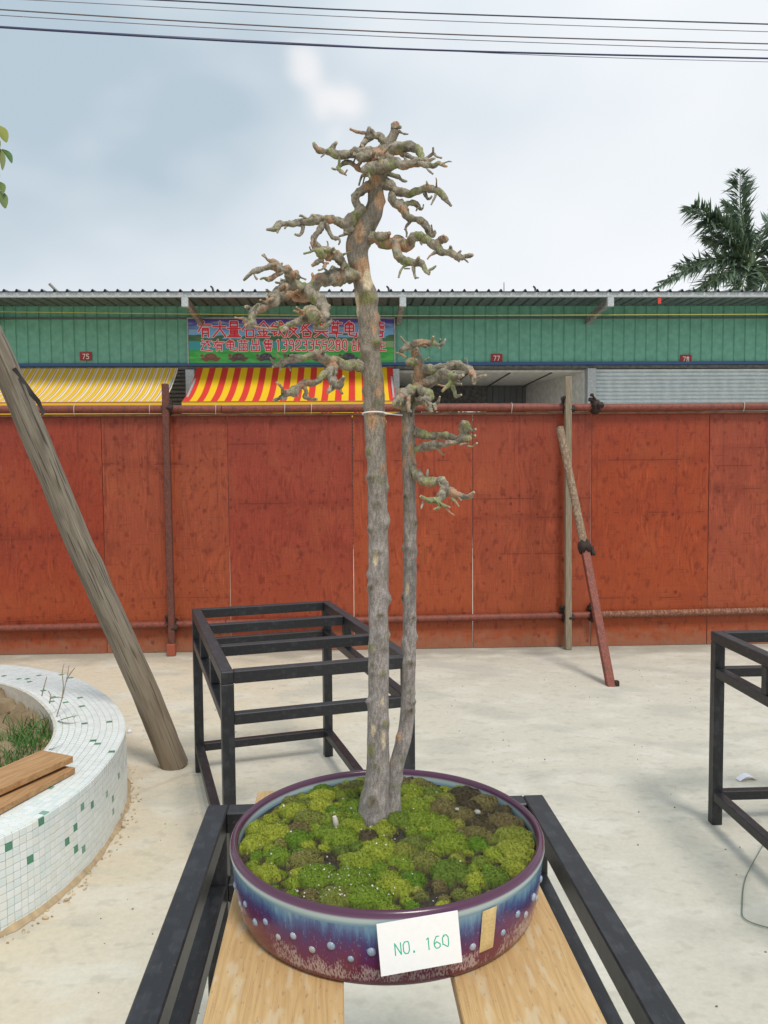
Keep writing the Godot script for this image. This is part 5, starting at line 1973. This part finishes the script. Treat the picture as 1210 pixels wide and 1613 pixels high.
func bonsai() -> void:
	tree = thing("bonsai_tree", "leafless two-trunked bonsai with gnarled pruned branches in the glazed pot", "bonsai tree", Vector3.ZERO)
	# main trunk: photo x, y, radius, depth
	stem("trunk", [[588, 1300, 30, 1.15], [589, 1284, 28.5, 1.15], [590, 1262, 26, 1.149], [594, 1235, 22, 1.147], [595.7, 1198, 19.5, 1.145], [596, 1124, 18, 1.142], [596.5, 1025, 17.3, 1.14], [596, 967, 17, 1.14], [596, 868, 17.2, 1.14], [594.2, 744, 16.4, 1.14], [590, 661, 17.3, 1.14], [589, 611, 17, 1.14], [583, 545, 16.6, 1.14], [577.5, 469, 17.6, 1.14], [571.5, 444, 15.5, 1.14], [564.5, 411, 17.3, 1.14], [563.5, 385, 19, 1.14], [574, 358, 18, 1.142], [586, 339, 16, 1.146], [592, 319, 13.8, 1.148], [592, 299, 12.8, 1.148], [595, 279, 13.5, 1.145], [599, 262, 11.5, 1.142], [604, 246, 11.5, 1.14], [612, 228, 9.5, 1.14], [620, 213, 7.5, 1.138], [623, 205, 7.8, 1.137]],
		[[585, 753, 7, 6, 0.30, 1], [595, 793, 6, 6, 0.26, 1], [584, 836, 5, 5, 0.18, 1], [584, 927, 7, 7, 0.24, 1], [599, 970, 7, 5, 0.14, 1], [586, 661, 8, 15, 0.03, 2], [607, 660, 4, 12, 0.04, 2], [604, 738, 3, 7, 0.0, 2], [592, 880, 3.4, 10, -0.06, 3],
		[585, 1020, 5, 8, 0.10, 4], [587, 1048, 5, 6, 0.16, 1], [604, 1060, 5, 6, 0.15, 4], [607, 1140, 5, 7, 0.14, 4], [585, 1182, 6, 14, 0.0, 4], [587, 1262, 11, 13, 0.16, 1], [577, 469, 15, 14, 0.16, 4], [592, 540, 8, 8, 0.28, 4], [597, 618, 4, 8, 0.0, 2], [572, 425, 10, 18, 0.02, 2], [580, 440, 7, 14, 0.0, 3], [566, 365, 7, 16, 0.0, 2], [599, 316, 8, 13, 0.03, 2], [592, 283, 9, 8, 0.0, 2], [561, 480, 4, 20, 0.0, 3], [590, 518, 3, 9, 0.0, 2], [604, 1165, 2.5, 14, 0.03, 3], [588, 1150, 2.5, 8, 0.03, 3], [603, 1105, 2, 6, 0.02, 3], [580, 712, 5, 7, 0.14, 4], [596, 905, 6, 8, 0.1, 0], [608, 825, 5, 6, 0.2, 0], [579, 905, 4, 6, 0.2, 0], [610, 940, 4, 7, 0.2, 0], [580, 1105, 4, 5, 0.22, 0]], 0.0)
	stem("secondary_trunk", [[618, 1288, 16.5, 1.158], [619, 1264, 14.5, 1.157], [619.5, 1246, 12.8, 1.156], [621.5, 1223, 12.4, 1.157], [627, 1198, 12.8, 1.158], [634, 1173, 13.2, 1.160], [639, 1149, 12.5, 1.165], [642, 1119, 12.2, 1.164], [643.6, 1074, 11.2, 1.162], [645, 1025, 11.4, 1.16], [645, 967, 11.4, 1.16], [645.8, 868, 11, 1.158], [645, 769, 11.2, 1.156], [643.8, 719, 11.8, 1.155], [643, 657, 11, 1.153], [645, 636, 11.5, 1.152], [651, 622, 11.5, 1.15], [658, 609, 11, 1.148], [662, 594, 10, 1.146], [660, 576, 9.2, 1.144], [657, 563, 8.4, 1.143], [653, 552, 6.5, 1.142]],
		[[634, 675, 4.5, 11, 0.0, 2], [647.5, 710, 3.4, 11, 0.0, 2], [636.5, 728, 3, 9, 0.0, 2], [642, 929, 2.6, 8, -0.04, 3], [633, 941, 5, 5, 0.34, 1], [651, 973, 5, 5, 0.2, 1], [655, 825, 5, 6, 0.2, 1], [639, 783, 4, 6, 0.15, 1], [636, 863, 4, 5, 0.2, 0], [648, 1045, 6, 5, 0.18, 1], [647, 1120, 6.5, 6.5, 0.22, 1], [628, 1161, 5, 6, 0.12, 2], [614, 1195, 3, 10, 0.05, 3], [652, 1105, 4, 4, 0.2, 0], [659, 585, 8, 16, 0.0, 2], [652, 560, 6, 9, 0.0, 2], [665, 610, 7, 8, 0.0, 2], [656, 1003, 4, 5, 0.22, 0], [635, 1010, 4, 5, 0.2, 0]], -0.05)
	# ---- crown
	grow("C", "690 110 40; 690 85 36; 700 78 26", 0.004, 0.0, 0.2)
	tw("C", "720 130 10; 755 148 8; 790 150 5")
	tw("C", "700 100 16; 728 90 9; 735 105 5")
	grow("C", "640 250 40; 600 200 36; 570 165 30; 520 168 27; 475 190 25; 445 225 20; 430 262 20; 432 290 18", 0.01, -0.1, 0.1)
	tw("C", "480 185 32; 488 140 26; 490 98 14", 0.004)
	tw("C", "470 140 18; 405 136 14; 345 110 8")
	tw("C", "512 125 13; 530 140 12; 547 166 7", 0.012)
	tw("C", "520 180 16; 490 205 8", 0.004)
	grow("C", "730 270 44; 650 275 46; 580 290 46; 480 290 40; 400 290 36; 320 310 34; 240 310 31; 180 290 28; 130 280 24; 95 262 22; 72 222 14", 0.045, 0.02, -0.05)
	tw("C", "190 285 26; 215 250 20; 245 212 10", 0.006)
	tw("C", "155 300 10; 125 328 4", 0.006)
	tw("C", "410 290 24; 425 260 18; 440 238 12", 0.004)
	grow("C", "560 440 30; 480 425 26; 420 425 18; 380 390 17; 330 365 20; 280 385 18; 258 412 16; 285 440 14; 318 466 7", 0.05, 0.05, 0.0)
	tw("C", "262 400 13; 235 420 9; 208 412 5", 0.01)
	tw("C", "305 455 9; 325 422 5", 0.006)
	tw("C", "270 390 10; 262 375 5", 0.006)
	tw("C", "395 400 14; 430 360 18; 410 330 22", 0.0)
	grow("C", "620 420 50; 560 405 44; 500 410 38; 455 420 26", 0.075, 0.12, -0.1)
	grow("C", "520 395 44; 620 385 46; 700 370 40; 760 382 32; 840 375 28; 900 385 25; 940 392 23; 985 395 18; 1015 372 16; 1050 386 14; 1086 398 8", 0.05, 0.06, -0.05)
	tw("C", "920 400 11; 950 432 8; 980 458 5")
	tw("C", "1050 380 8; 1068 370 4", 0.004)
	tw("C", "740 390 30; 790 380 22; 850 345 18", 0.02, 0.0)
	grow("C", "690 265 42; 760 250 38; 820 250 38; 860 275 34; 885 310 28; 900 340 22; 935 350 18", 0.03, 0.12, -0.1)
	tw("C", "790 240 26; 797 218 16; 799 204 7", 0.004)
	tw("C", "920 345 16; 955 318 12; 980 300 11; 1005 322 8; 1044 334 5", 0.012)
	tw("C", "980 305 10; 980 280 8; 979 252 6", 0.002)
	tw("C", "880 290 10; 900 284 5", 0.004)
	grow("C", "745 300 26; 790 315 18; 840 340 18; 900 352 17; 940 366 14", 0.05, 0.05, 0.12)
	tw("C", "745 290 14; 770 310 14; 765 340 12; 790 370 10", 0.01)
	grow("C", "640 320 60; 560 330 50; 480 325 44; 420 330 30", 0.06, 0.08, -0.05)
	tw("C", "500 345 22; 522 310 14; 538 284 9", 0.022, 0.0, 0.3)
	tw("C", "510 350 15; 540 342 12; 568 331 9", 0.02, 0.0, 0.3)
	tw("C", "420 335 24; 440 350 14; 458 358 9", 0.02)
	tw("C", "470 300 30; 400 320 24; 380 300 12", 0.02, 0.1)
	grow("C", "600 445 28; 650 460 20; 690 468 20; 720 480 16; 742 504 12; 778 512 7", -0.03, -0.1, -0.1)
	grow("C", "520 455 24; 465 460 20; 438 470 13; 425 500 10; 414 542 6", -0.02, -0.1, -0.1)
	# ---- left loop beside the upper trunk
	grow("C", "520 540 46; 440 572 38; 395 615 33; 390 650 32; 405 690 34; 420 730 38; 380 780 46; 335 830 42; 330 870 46", 0.02, 0.05, -0.05)
	# ---- right upper boughs
	grow("C", "590 500 52; 640 535 46; 680 575 36; 672 620 30; 675 670 33; 720 690 36; 755 735 31; 785 785 28; 850 800 27; 890 812 27", 0.03, -0.05, 0.15)
	grow("E", "420 105 34; 470 190 38; 510 265 38; 570 270 33; 640 300 34; 685 355 32; 705 405 28; 740 432 24", 0.02, -0.05, -0.1)
	tw("E", "720 430 22; 755 410 18; 752 385 12", 0.003)
	tw("E", "525 300 18; 480 350 14; 488 400 9; 486 440 5", 0.004)
	tw("E", "478 362 9; 466 372 4", 0.002)
	grow("C", "680 590 34; 750 590 32; 800 612 30; 850 590 29; 905 570 31; 960 565 31; 1010 578 28; 1050 620 23; 1085 660 17; 1118 700 9", 0.035, 0.04, 0.02)
	tw("C", "915 600 20; 935 640 14; 955 640 10; 972 622 7", 0.01)
	tw("C", "1002 605 11; 985 650 8; 964 690 4", 0.008)
	tw("C", "930 555 14; 934 535 10; 930 513 4", 0.004)
	tw("C", "1080 655 8; 1098 660 4", 0.004)
	tw("C", "830 600 14; 822 575 8", 0.004)
	grow("C", "735 690 30; 780 682 24; 830 675 22; 865 698 20; 885 728 14", -0.02, -0.05, 0.1)
	tw("C", "885 722 14; 900 715 9; 906 690 6", 0.003)
	# ---- left bough
	grow("D", "1130 170 60; 1070 190 52; 1015 205 46; 960 175 40; 890 150 36; 820 145 38; 740 142 42; 660 172 38; 590 182 36; 520 190 32; 460 192 27; 410 192 36; 375 230 30; 330 238 17; 288 240 11", 0.07, 0.16, 0.0)
	tw("D", "620 200 24; 615 250 18; 590 290 12; 545 283 6", 0.006)
	tw("D", "380 240 22; 388 268 10", 0.004)
	tw("D", "470 205 14; 452 232 6", 0.006, 0.0, 0.3)
	tw("D", "700 140 24; 722 108 16", 0.004)
	tw("D", "520 180 16; 490 160 8", 0.004, 0.2)
	grow("D", "815 165 32; 775 235 32; 730 300 30; 715 365 28; 722 410 22; 690 440 13; 625 459 5", 0.03, 0.0, -0.1)
	tw("D", "693 432 9; 682 412 6; 680 392 4", 0.003)
	tw("D", "715 370 24; 750 380 24; 775 400 16", 0.012)
	tw("D", "820 190 26; 855 262 20; 890 315 22; 935 318 17; 955 345 11; 942 376 6", -0.01)
	tw("D", "925 325 12; 910 340 6", 0.003)
	grow("D", "1080 290 30; 1040 278 14; 988 264 8", 0.02)
	# ---- green knot in front at the left
	grow("D", "1060 620 60; 985 560 40; 955 505 42; 905 475 50; 850 455 58; 790 450 54; 745 430 30", 0.09, 0.35, 0.0)
	tw("D", "790 510 30; 745 542 24; 700 568 15", 0.01, 0.25)
	tw("D", "790 530 16; 820 565 13; 795 598 9; 758 610 5", 0.006)
	tw("D", "820 545 14; 855 545 6", 0.004)
	tw("D", "870 470 34; 890 455 20; 902 446 14", 0.02, 0.3)
	tw("D", "890 440 26; 895 415 14; 900 400 8", 0.004, 0.1)
	tw("D", "840 470 44; 835 440 36; 820 425 20", 0.02, 0.5)
	tw("D", "960 520 30; 985 560 24; 975 600 14", 0.01, 0.1)
	# ---- big low left bough
	grow("D", "1140 650 78; 1050 655 74; 970 665 70; 890 690 64; 810 690 62; 745 730 58; 700 760 52; 640 790 44", 0.06, 0.0, 0.06)
	grow("D", "930 620 64; 900 650 58; 870 690 48; 840 720 36", 0.02, 0.0, -0.1)
	grow("D", "720 745 50; 690 800 56; 660 850 50; 600 860 44; 560 860 36", 0.05, 0.0, 0.25)
	grow("D", "430 730 46; 490 735 58; 560 755 62; 640 790 64; 715 835 62; 770 890 60; 810 950 56; 822 1000 48; 790 1050 38; 745 1085 26", 0.05, 0.12, 0.04)
	grow("D", "620 770 56; 540 760 62; 470 770 66; 415 790 58; 375 830 48; 345 860 34", 0.03, 0.05, 0.15)
	tw("D", "400 850 40; 460 845 44; 505 830 36", 0.02)
	tw("D", "490 850 20; 530 820 14; 568 788 8", 0.012, -0.2, 0.5)
	tw("D", "410 850 30; 350 868 22; 295 880 13", 0.02, -0.2, 0.2)
	tw("D", "340 820 20; 300 800 12; 286 785 7", 0.01)
	tw("D", "320 830 24; 290 850 14; 300 870 8", 0.01)
	tw("D", "300 900 20; 262 900 14; 232 878 7", 0.01)
	tw("D", "455 745 26; 440 715 16; 420 690 9", 0.012, 0.0, 0.1)
	tw("D", "390 790 30; 440 770 26; 470 740 14", 0.025, 0.0, 0.3)
	grow("D", "420 840 42; 370 885 42; 310 930 42; 260 950 40; 215 952 38; 170 985 38; 155 1030 36; 165 1080 38; 195 1112 22", 0.05, 0.0, 0.02)
	tw("D", "165 975 26; 130 955 20; 96 937 13", 0.012)
	tw("D", "150 1105 32; 110 1095 28; 85 1050 16; 40 1045 8; 0 1038 6", 0.02, 0.0, 0.15)
	tw("D", "160 1110 22; 215 1128 9; 290 1133 4", 0.012, -0.2, 0.5)
	tw("D", "110 1100 20; 95 1112 10", 0.01)
	grow("D", "815 1000 44; 775 1045 40; 720 1060 38; 680 1050 38; 610 1068 40; 545 1088 36; 490 1108 30; 440 1132 24; 380 1140 15; 305 1135 8", 0.04, 0.3, 0.0)
	tw("D", "760 1030 36; 720 975 46; 680 970 44; 640 985 30", 0.03, 0.5)
	tw("D", "690 1000 60; 720 1010 50", 0.035, 0.4)
	tw("D", "640 1005 16; 590 1000 12; 538 975 8", 0.015, -0.2, 0.5)
	tw("D", "610 985 18; 580 965 12; 562 942 7", 0.015, -0.2, 0.4)
	tw("D", "675 1060 26; 695 1060 18; 708 1055 14", 0.03, 0.2, 0.2)
	tw("D", "735 1070 26; 765 1040 18; 785 1022 10", 0.02, 0.3)
	tw("D", "720 1110 30; 790 1130 24; 850 1092 14; 881 1054 7", 0.01)
	tw("D", "440 1125 20; 460 1140 26; 430 1155 16", 0.01, 0.3)
	# ---- small upper left bough
	grow("D", "560 770 40; 520 720 44; 490 660 46; 480 610 44; 430 600 40; 380 592 38; 330 575 34; 280 590 27; 225 605 24; 170 622 23; 120 660 18; 78 702 9", 0.06, -0.05, 0.08)
	tw("D", "410 580 34; 350 535 30; 315 520 18; 288 505 10; 262 463 5", 0.012, 0.05)
	tw("D", "275 490 6; 245 470 3", 0.004)
	tw("D", "370 560 26; 352 550 15", 0.02, 0.0, 0.4)
	tw("D", "180 625 11; 178 655 7; 200 690 4", 0.004)
	tw("D", "440 620 26; 370 655 26; 310 690 20; 262 680 16; 234 690 8", 0.03)
	tw("D", "300 690 12; 308 712 6", 0.004)
	tw("D", "500 650 40; 555 650 38; 575 680 22", 0.02, 0.0, 0.5)
	tw("D", "580 665 20; 610 678 10; 642 692 5", 0.006)
	tw("D", "420 570 16; 430 540 10", 0.004, 0.1)
	# ---- big right bough
	grow("E", "90 470 60; 170 450 52; 225 460 56; 280 490 60; 335 505 58; 390 500 50; 440 500 46; 490 545 54; 515 510 50; 555 450 46; 620 440 44; 680 470 44; 740 510 43; 790 550 42; 830 595 38; 885 592 34; 940 608 36; 990 638 34; 1050 630 26; 1112 618 21", 0.07, 0.12, 0.10)
	tw("E", "160 440 36; 230 440 42; 285 430 36; 320 410 22", 0.03, 0.1)
	tw("E", "545 430 26; 590 425 36; 625 425 26", 0.02, 0.6)
	tw("E", "765 585 22; 715 618 12; 684 656 6", 0.006)
	tw("E", "1030 648 14; 1050 664 10; 1074 686 6", 0.006)
	tw("E", "905 570 26; 908 545 20; 905 526 12", 0.004)
	tw("E", "970 610 20; 990 590 16; 1008 572 10", 0.004)
	tw("E", "960 640 20; 990 680 9", 0.004, 0.2)
	tw("E", "770 510 36; 810 475 42; 850 462 34; 878 468 14", 0.012, 0.0, 0.35)
	tw("E", "835 450 14; 838 425 6", 0.004, 0.0, 0.3)
	tw("E", "620 490 9; 632 518 4", 0.004)
	grow("E", "420 450 48; 395 520 50; 395 580 46; 430 640 44; 480 672 44; 540 690 42; 600 688 38; 645 715 32; 668 765 25; 705 800 12", 0.05, 0.15, 0.1)
	tw("E", "475 710 22; 435 755 15; 412 830 6", 0.008)
	tw("E", "465 745 7; 520 745 3", 0.004)
	tw("E", "550 725 22; 560 785 13; 574 842 5", 0.008)
	tw("E", "568 832 6; 603 832 4", 0.003)
	tw("E", "570 690 24; 590 660 15; 606 633 9", 0.01, 0.0, 0.3)
	tw("E", "690 790 14; 715 772 6", 0.004)
	# ---- low left bough across the awning
	grow("H", "920 330 64; 830 340 60; 750 322 54; 680 310 54; 610 300 54; 555 268 46; 485 232 40; 425 245 36; 355 265 36; 285 268 40; 225 282 36; 165 310 31; 112 330 26; 60 348 12", 0.08, 0.0, 0.0)
	tw("H", "150 290 15; 120 258 11; 90 220 6", 0.012, 0.0, 0.25)
	tw("H", "85 335 18; 58 295 14; 36 262 9", 0.008, -0.3, 0.2)
	tw("H", "130 330 9; 130 385 6", 0.01, -0.2, 0.4)
	tw("H", "240 310 9; 245 270 7; 242 232 5", 0.02, -0.2, 0.4)
	tw("H", "215 345 10; 230 386 5", 0.008)
	tw("H", "530 240 22; 545 205 14; 545 165 6", 0.004)
	tw("H", "300 270 24; 260 240 14; 235 235 7", 0.01)
	grow("H", "620 310 52; 622 370 54; 620 430 46; 615 465 34", 0.03, 0.0, 0.2)
	grow("H", "610 390 46; 545 425 32; 490 485 31; 425 508 34; 370 496 35; 315 538 41; 265 578 46; 205 602 36; 150 632 26; 110 655 18; 68 667 8", 0.07, 0.0, 0.0)
	tw("H", "150 605 18; 148 550 14; 92 495 6", 0.012, -0.1, 0.2)
	tw("H", "175 600 16; 180 570 8", 0.01)
	tw("H", "150 640 20; 160 660 12", 0.01)
	tw("H", "345 535 28; 378 585 23; 362 635 22; 415 655 20; 482 660 9", 0.02)
	tw("H", "270 600 24; 300 628 10", 0.01)
	grow("H", "630 450 40; 640 505 40; 690 530 42; 722 490 30; 733 442 12", 0.05, 0.0, 0.0)
	tw("H", "640 545 34; 600 575 22; 582 600 10", 0.01)
	tw("H", "690 510 12; 676 480 6", 0.01, 0.3, 0.4)
	# ---- head of the secondary trunk
	grow("F", "380 260 44; 340 190 42; 290 165 40; 235 195 38; 212 235 22", 0.015, 0.0, 0.05)
	tw("F", "265 290 12; 220 260 8; 164 237 5", 0.012, -0.3, 0.3)
	grow("F", "310 180 46; 370 135 42; 430 130 40; 500 135 38; 555 140 32; 610 155 24; 652 150 16; 686 94 9", 0.05, 0.0, 0.05)
	tw("F", "540 120 18; 550 90 14; 556 66 10", 0.008, 0.0, 0.3)
	tw("F", "460 140 18; 430 138 14", 0.02, 0.0, 0.4)
	tw("F", "620 140 8; 630 95 4", 0.004)
	tw("F", "600 170 18; 625 190 8", 0.006)
	tw("F", "450 165 20; 500 185 12", 0.006)
	grow("F", "400 330 56; 320 330 52; 285 340 30", 0.015, 0.0, 0.3)
	tw("F", "470 320 16; 510 290 8", 0.004, 0.2)
	grow("F", "420 430 66; 490 420 62; 570 415 56; 650 400 48; 720 385 46; 780 360 42; 850 370 42; 920 410 44; 960 455 40; 985 510 32; 990 575 20", 0.06, 0.0, 0.0)
	tw("F", "975 520 26; 1040 505 22; 1112 476 15", 0.015)
	tw("F", "960 470 16; 962 462 13", 0.045, 0.0, 0.4)
	grow("F", "380 590 60; 450 570 60; 520 545 56; 600 500 56; 680 465 54; 740 475 48; 785 490 32; 830 492 22; 872 474 15", 0.08, 0.10, -0.05)
	tw("F", "740 490 34; 740 560 30; 695 600 22; 652 645 14", 0.012, 0.55)
	tw("F", "750 570 26; 775 640 22; 792 700 19; 852 684 10", 0.012, 0.55)
	tw("F", "770 540 20; 820 568 15; 856 570 12", 0.008, 0.1)
	tw("F", "690 595 14; 650 590 11; 606 578 9", 0.008, -0.3, 0.4)
	tw("F", "780 500 20; 810 520 14; 828 535 8", 0.008, 0.5)
	tw("F", "770 470 18; 775 430 9", 0.004, 0.1)
	grow("F", "410 600 56; 310 635 58; 230 685 54; 175 740 42; 135 775 22", 0.07, 0.0, 0.0)
	tw("F", "290 690 30; 290 780 23; 293 862 14", 0.02, 0.1, 0.1)
	grow("F", "380 610 50; 430 640 54; 500 690 58; 470 760 50; 500 805 44; 530 840 30; 535 856 16", 0.06, 0.05, 0.0)
	tw("F", "560 815 36; 595 775 28; 626 703 12", 0.006)
	tw("F", "560 820 24; 582 835 14", 0.02, 0.0, 0.2)
	grow("F", "360 750 56; 420 740 50; 480 770 44", 0.05, 0.05, 0.0)
	grow("F", "330 790 60; 250 800 56; 195 800 46; 165 790 26", 0.05, 0.3, 0.0)
	tw("F", "230 740 44; 180 760 32; 210 790 22", 0.01)
	# ---- middle right bough of the secondary trunk
	grow("G", "210 330 56; 290 320 60; 350 350 58; 440 378 54; 540 370 50; 640 370 46; 720 385 46; 790 408 42; 850 405 46; 905 340 66; 930 270 64; 925 215 42", 0.03, 0.08, 0.0)
	tw("G", "890 280 60; 880 230 46; 900 200 24", 0.02, 0.1)
	tw("G", "960 300 46; 1000 310 22; 1046 290 11", 0.006)
	tw("G", "970 370 40; 1010 390 26; 1040 370 14", 0.01)
	grow("G", "230 560 40; 330 535 42; 420 512 64; 520 498 56; 620 488 46; 700 465 40; 790 450 32; 880 430 38; 960 405 40", 0.04, 0.2, 0.0)
	tw("G", "860 462 20; 790 465 18; 716 467 14", 0.012, -0.1, 0.2)
	tw("G", "950 462 20; 900 475 15; 852 484 12", 0.012, 0.0, 0.2)
	tw("G", "930 495 14; 1000 512 11; 1062 466 8", 0.006)
	# ---- lower right bough of the secondary trunk
	grow("G", "190 800 52; 250 820 66; 310 890 74; 370 945 72; 440 960 66; 520 945 58; 590 940 54; 645 975 54; 645 1040 50; 625 1095 56; 600 1140 54", 0.06, 0.12, 0.12)
	grow("G", "640 1070 56; 710 1080 58; 770 1105 52; 840 1132 44; 910 1145 36; 970 1150 28; 1026 1094 20", 0.05, 0.12, 0.08)
	tw("G", "750 1170 34; 800 1225 20; 828 1272 10", 0.01)
	tw("G", "830 1160 14; 858 1192 6", 0.006)
	grow("G", "650 1130 48; 580 1180 42; 500 1198 40; 425 1188 36; 345 1140 24", 0.04, 0.22, 0.0)
	tw("G", "380 1215 20; 350 1302 13", 0.01, 0.0, 0.2)
	tw("G", "550 1195 36; 590 1250 28; 570 1290 22; 516 1308 18", 0.02, 0.4)
	tw("G", "590 1225 20; 650 1265 18; 712 1280 13", 0.02, 0.4)
	tw("G", "670 1295 10; 715 1345 8; 772 1388 4", 0.01, -0.3, 0.5)
	# white wire tied between the two trunks
	var w := thing("tie_wire", "white wire tied between the two bonsai trunks", "wire", at(590, 652, 1.14))
	var ring := []
	var rad := []
	var c1 := at(590, 652, 1.14)
	for k in 15:
		var a := TAU * k / 14.0
		ring.append(c1 + Vector3(cos(a) * 0.0172, 0.002 * sin(a * 1.0), sin(a) * 0.0172) - w.position)
		rad.append(0.0011)
	var wm := mat(lin(0.78, 0.78, 0.80), 0.4)
	part("loop", tube(ring, rad, 6, 0.004), wm, w)
	part("span", tube([at(606, 651.0, 1.126) - w.position, at(620, 652.6, 1.134) - w.position, at(634, 654, 1.144) - w.position], [0.0011, 0.0011, 0.0011], 6, 0.01), wm, w)
	var st := thing("black_stake", "short thin black rod wedged in the head of the secondary trunk", "rod", at(648, 655, 1.138))
	part("rod", bbox(0.0035, 0.021, 0.003, 0.0006), mat(lin(0.03, 0.035, 0.035), 0.5), st, Vector3(0, 0.0095, 0))


# ==================================================================== small loose things
func small_things() -> void:
	# curled white scrap near the right-hand table
	var p := on_level(1176, 1228, 0.002)
	var v := PackedVector3Array()
	var ix := PackedInt32Array()
	for k in 9:
		var s := k / 8.0
		var x := (s - 0.5) * 0.085
		var y := 0.022 * sin(PI * s) + 0.002
		v.append_array([Vector3(x, y, -0.016), Vector3(x, y * 0.8, 0.016)])
		if k > 0:
			var o := k * 2
			ix.append_array([o - 2, o - 1, o + 1, o - 2, o + 1, o])
	var pm := mat(lin(0.72, 0.72, 0.78), 0.8)
	pm.cull_mode = BaseMaterial3D.CULL_DISABLED
	solo("paper_scrap", amesh(v, ix), pm, "curled white paper scrap on the concrete below the cut-off table", "paper", p, Vector3(0, 0.2, 0))
	var p2 := on_level(204, 1154, 0.001)
	solo("paper_scrap", bbox(0.022, 0.016, 0.018, 0.004), pm, "tiny crumpled white scrap on the concrete beside the planter", "paper", p2 + Vector3(0, 0.007, 0), Vector3(0.2, 0.6, 0.1))
	# thin wire hanging from the table frame to the ground
	var pts := []
	for q in [[1240, 1300, 0.10], [1212, 1318, 0.055], [1196, 1342, 0.012], [1174, 1385, 0.006], [1169, 1430, 0.006], [1172, 1446, 0.006], [1192, 1456, 0.006], [1230, 1466, 0.006]]:
		pts.append(on_level(q[0], q[1], q[2]))
	solo("thin_wire", tube(pts, [0.0018, 0.0018, 0.0018, 0.0018, 0.0018, 0.0018, 0.0018, 0.0018], 6, 0.02), mat(lin(0.13, 0.19, 0.15), 0.5), "thin grey-green wire looping over the concrete by the cut-off table", "wire")
	# wedge of wood at the foot of the hoarding
	var wv := PackedVector3Array()
	var wn := PackedVector3Array()
	var wi := PackedInt32Array()
	var a := Vector3(-0.05, 0, 0)
	var b := Vector3(0.06, 0.02, 0)
	var c := Vector3(-0.035, 0.10, -0.03)
	var d := Vector3(0.02, 0.015, 0.03)
	for f in [[a, b, c], [a, b, d], [b, c, d], [a, c, d]]:
		add_face(wv, wn, wi, f, (a + b + c + d) / 4.0)
	solo("wood_wedge", amesh(wv, wi, PackedColorArray(), PackedVector2Array(), wn), tri(mat(lin(0.42, 0.27, 0.13), 0.8), M.grain, Vector3(8, 8, 8)), "broken wedge of pale wood at the foot of the red hoarding", "wood scrap", on_level(242, 1028, 0.0) + Vector3(0, 0, -0.02))
	# crumbs of mortar along the planter's foot and grit on the concrete
	var xs := []
	var cs := PackedColorArray()
	var foot := planter_path(-0.035)
	for k in 700:
		var q := foot[rng.randi() % foot.size()]
		if q.x < -1.7 or q.y < -4.2 or q.y > -1.8:
			continue
		var r := rng.randf_range(0.002, 0.007) * (2.0 if rng.randf() < 0.06 else 1.0)
		xs.append(Transform3D(Basis(rdir(), rng.randf() * 6.0) * Basis.from_scale(Vector3(r, r * 0.5, r * 0.8)), Vector3(q.x + absf(rng.randfn()) * 0.03 - 0.028, r * 0.3, q.y + rng.randfn() * 0.02)))
		var g := rng.randf_range(0.7, 1.15)
		cs.append(Color(0.52 * g, 0.40 * g, 0.25 * g))
	for k in 260:
		var q := Vector2(rng.randf_range(-1.6, 2.6), rng.randf_range(-5.9, -1.6))
		var r := rng.randf_range(0.0015, 0.005)
		xs.append(Transform3D(Basis(rdir(), rng.randf() * 6.0) * Basis.from_scale(Vector3(r, r * 0.6, r * 0.8)), Vector3(q.x, r * 0.3, q.y)))
		var g := rng.randf_range(0.35, 1.0)
		cs.append(Color(0.40 * g, 0.34 * g, 0.26 * g))
	var s := SphereMesh.new()
	s.radius = 1.0
	s.height = 2.0
	s.radial_segments = 6
	s.rings = 3
	var o := many("ground_crumbs", s, vmat(0.95), self, xs, cs)
	tag(o, "crumbs of mortar and grit lying on the concrete", "grit")
	# mortar fillet along the planter's foot
	var fp := planter_path(0.0)
	var fo := planter_path(-0.035)
	var mv := PackedVector3Array()
	var mc := PackedColorArray()
	var mi := PackedInt32Array()
	for k in fp.size():
		var w := 0.5 + 0.5 * nz.get_noise_2d(fp[k].x * 9.0, fp[k].y * 9.0)
		var pt := fp[k].lerp(fo[k], 0.08 + 0.75 * w)
		mv.append_array([Vector3(fp[k].x, 0.012 + 0.012 * w, fp[k].y), Vector3(pt.x, 0.0015, pt.y)])
		var q := Color(0.50, 0.37, 0.22) * (0.9 + 0.3 * nz.get_noise_2d(fp[k].x * 40.0, fp[k].y * 40.0))
		mc.append_array([q, q * 0.95])
		var a2 := k * 2
		var b2 := ((k + 1) % fp.size()) * 2
		mi.append_array([a2, b2, b2 + 1, a2, b2 + 1, a2 + 1])
	if (mv[mi[1]] - mv[mi[0]]).cross(mv[mi[2]] - mv[mi[0]]).y < 0.0:
		var m2 := PackedInt32Array()
		for k in range(0, mi.size(), 3):
			m2.append_array([mi[k], mi[k + 2], mi[k + 1]])
		mi = m2
	var pl := get_node("tiled_planter")
	part("mortar_fillet", amesh(mv, mi, mc), vmat(0.95), pl)
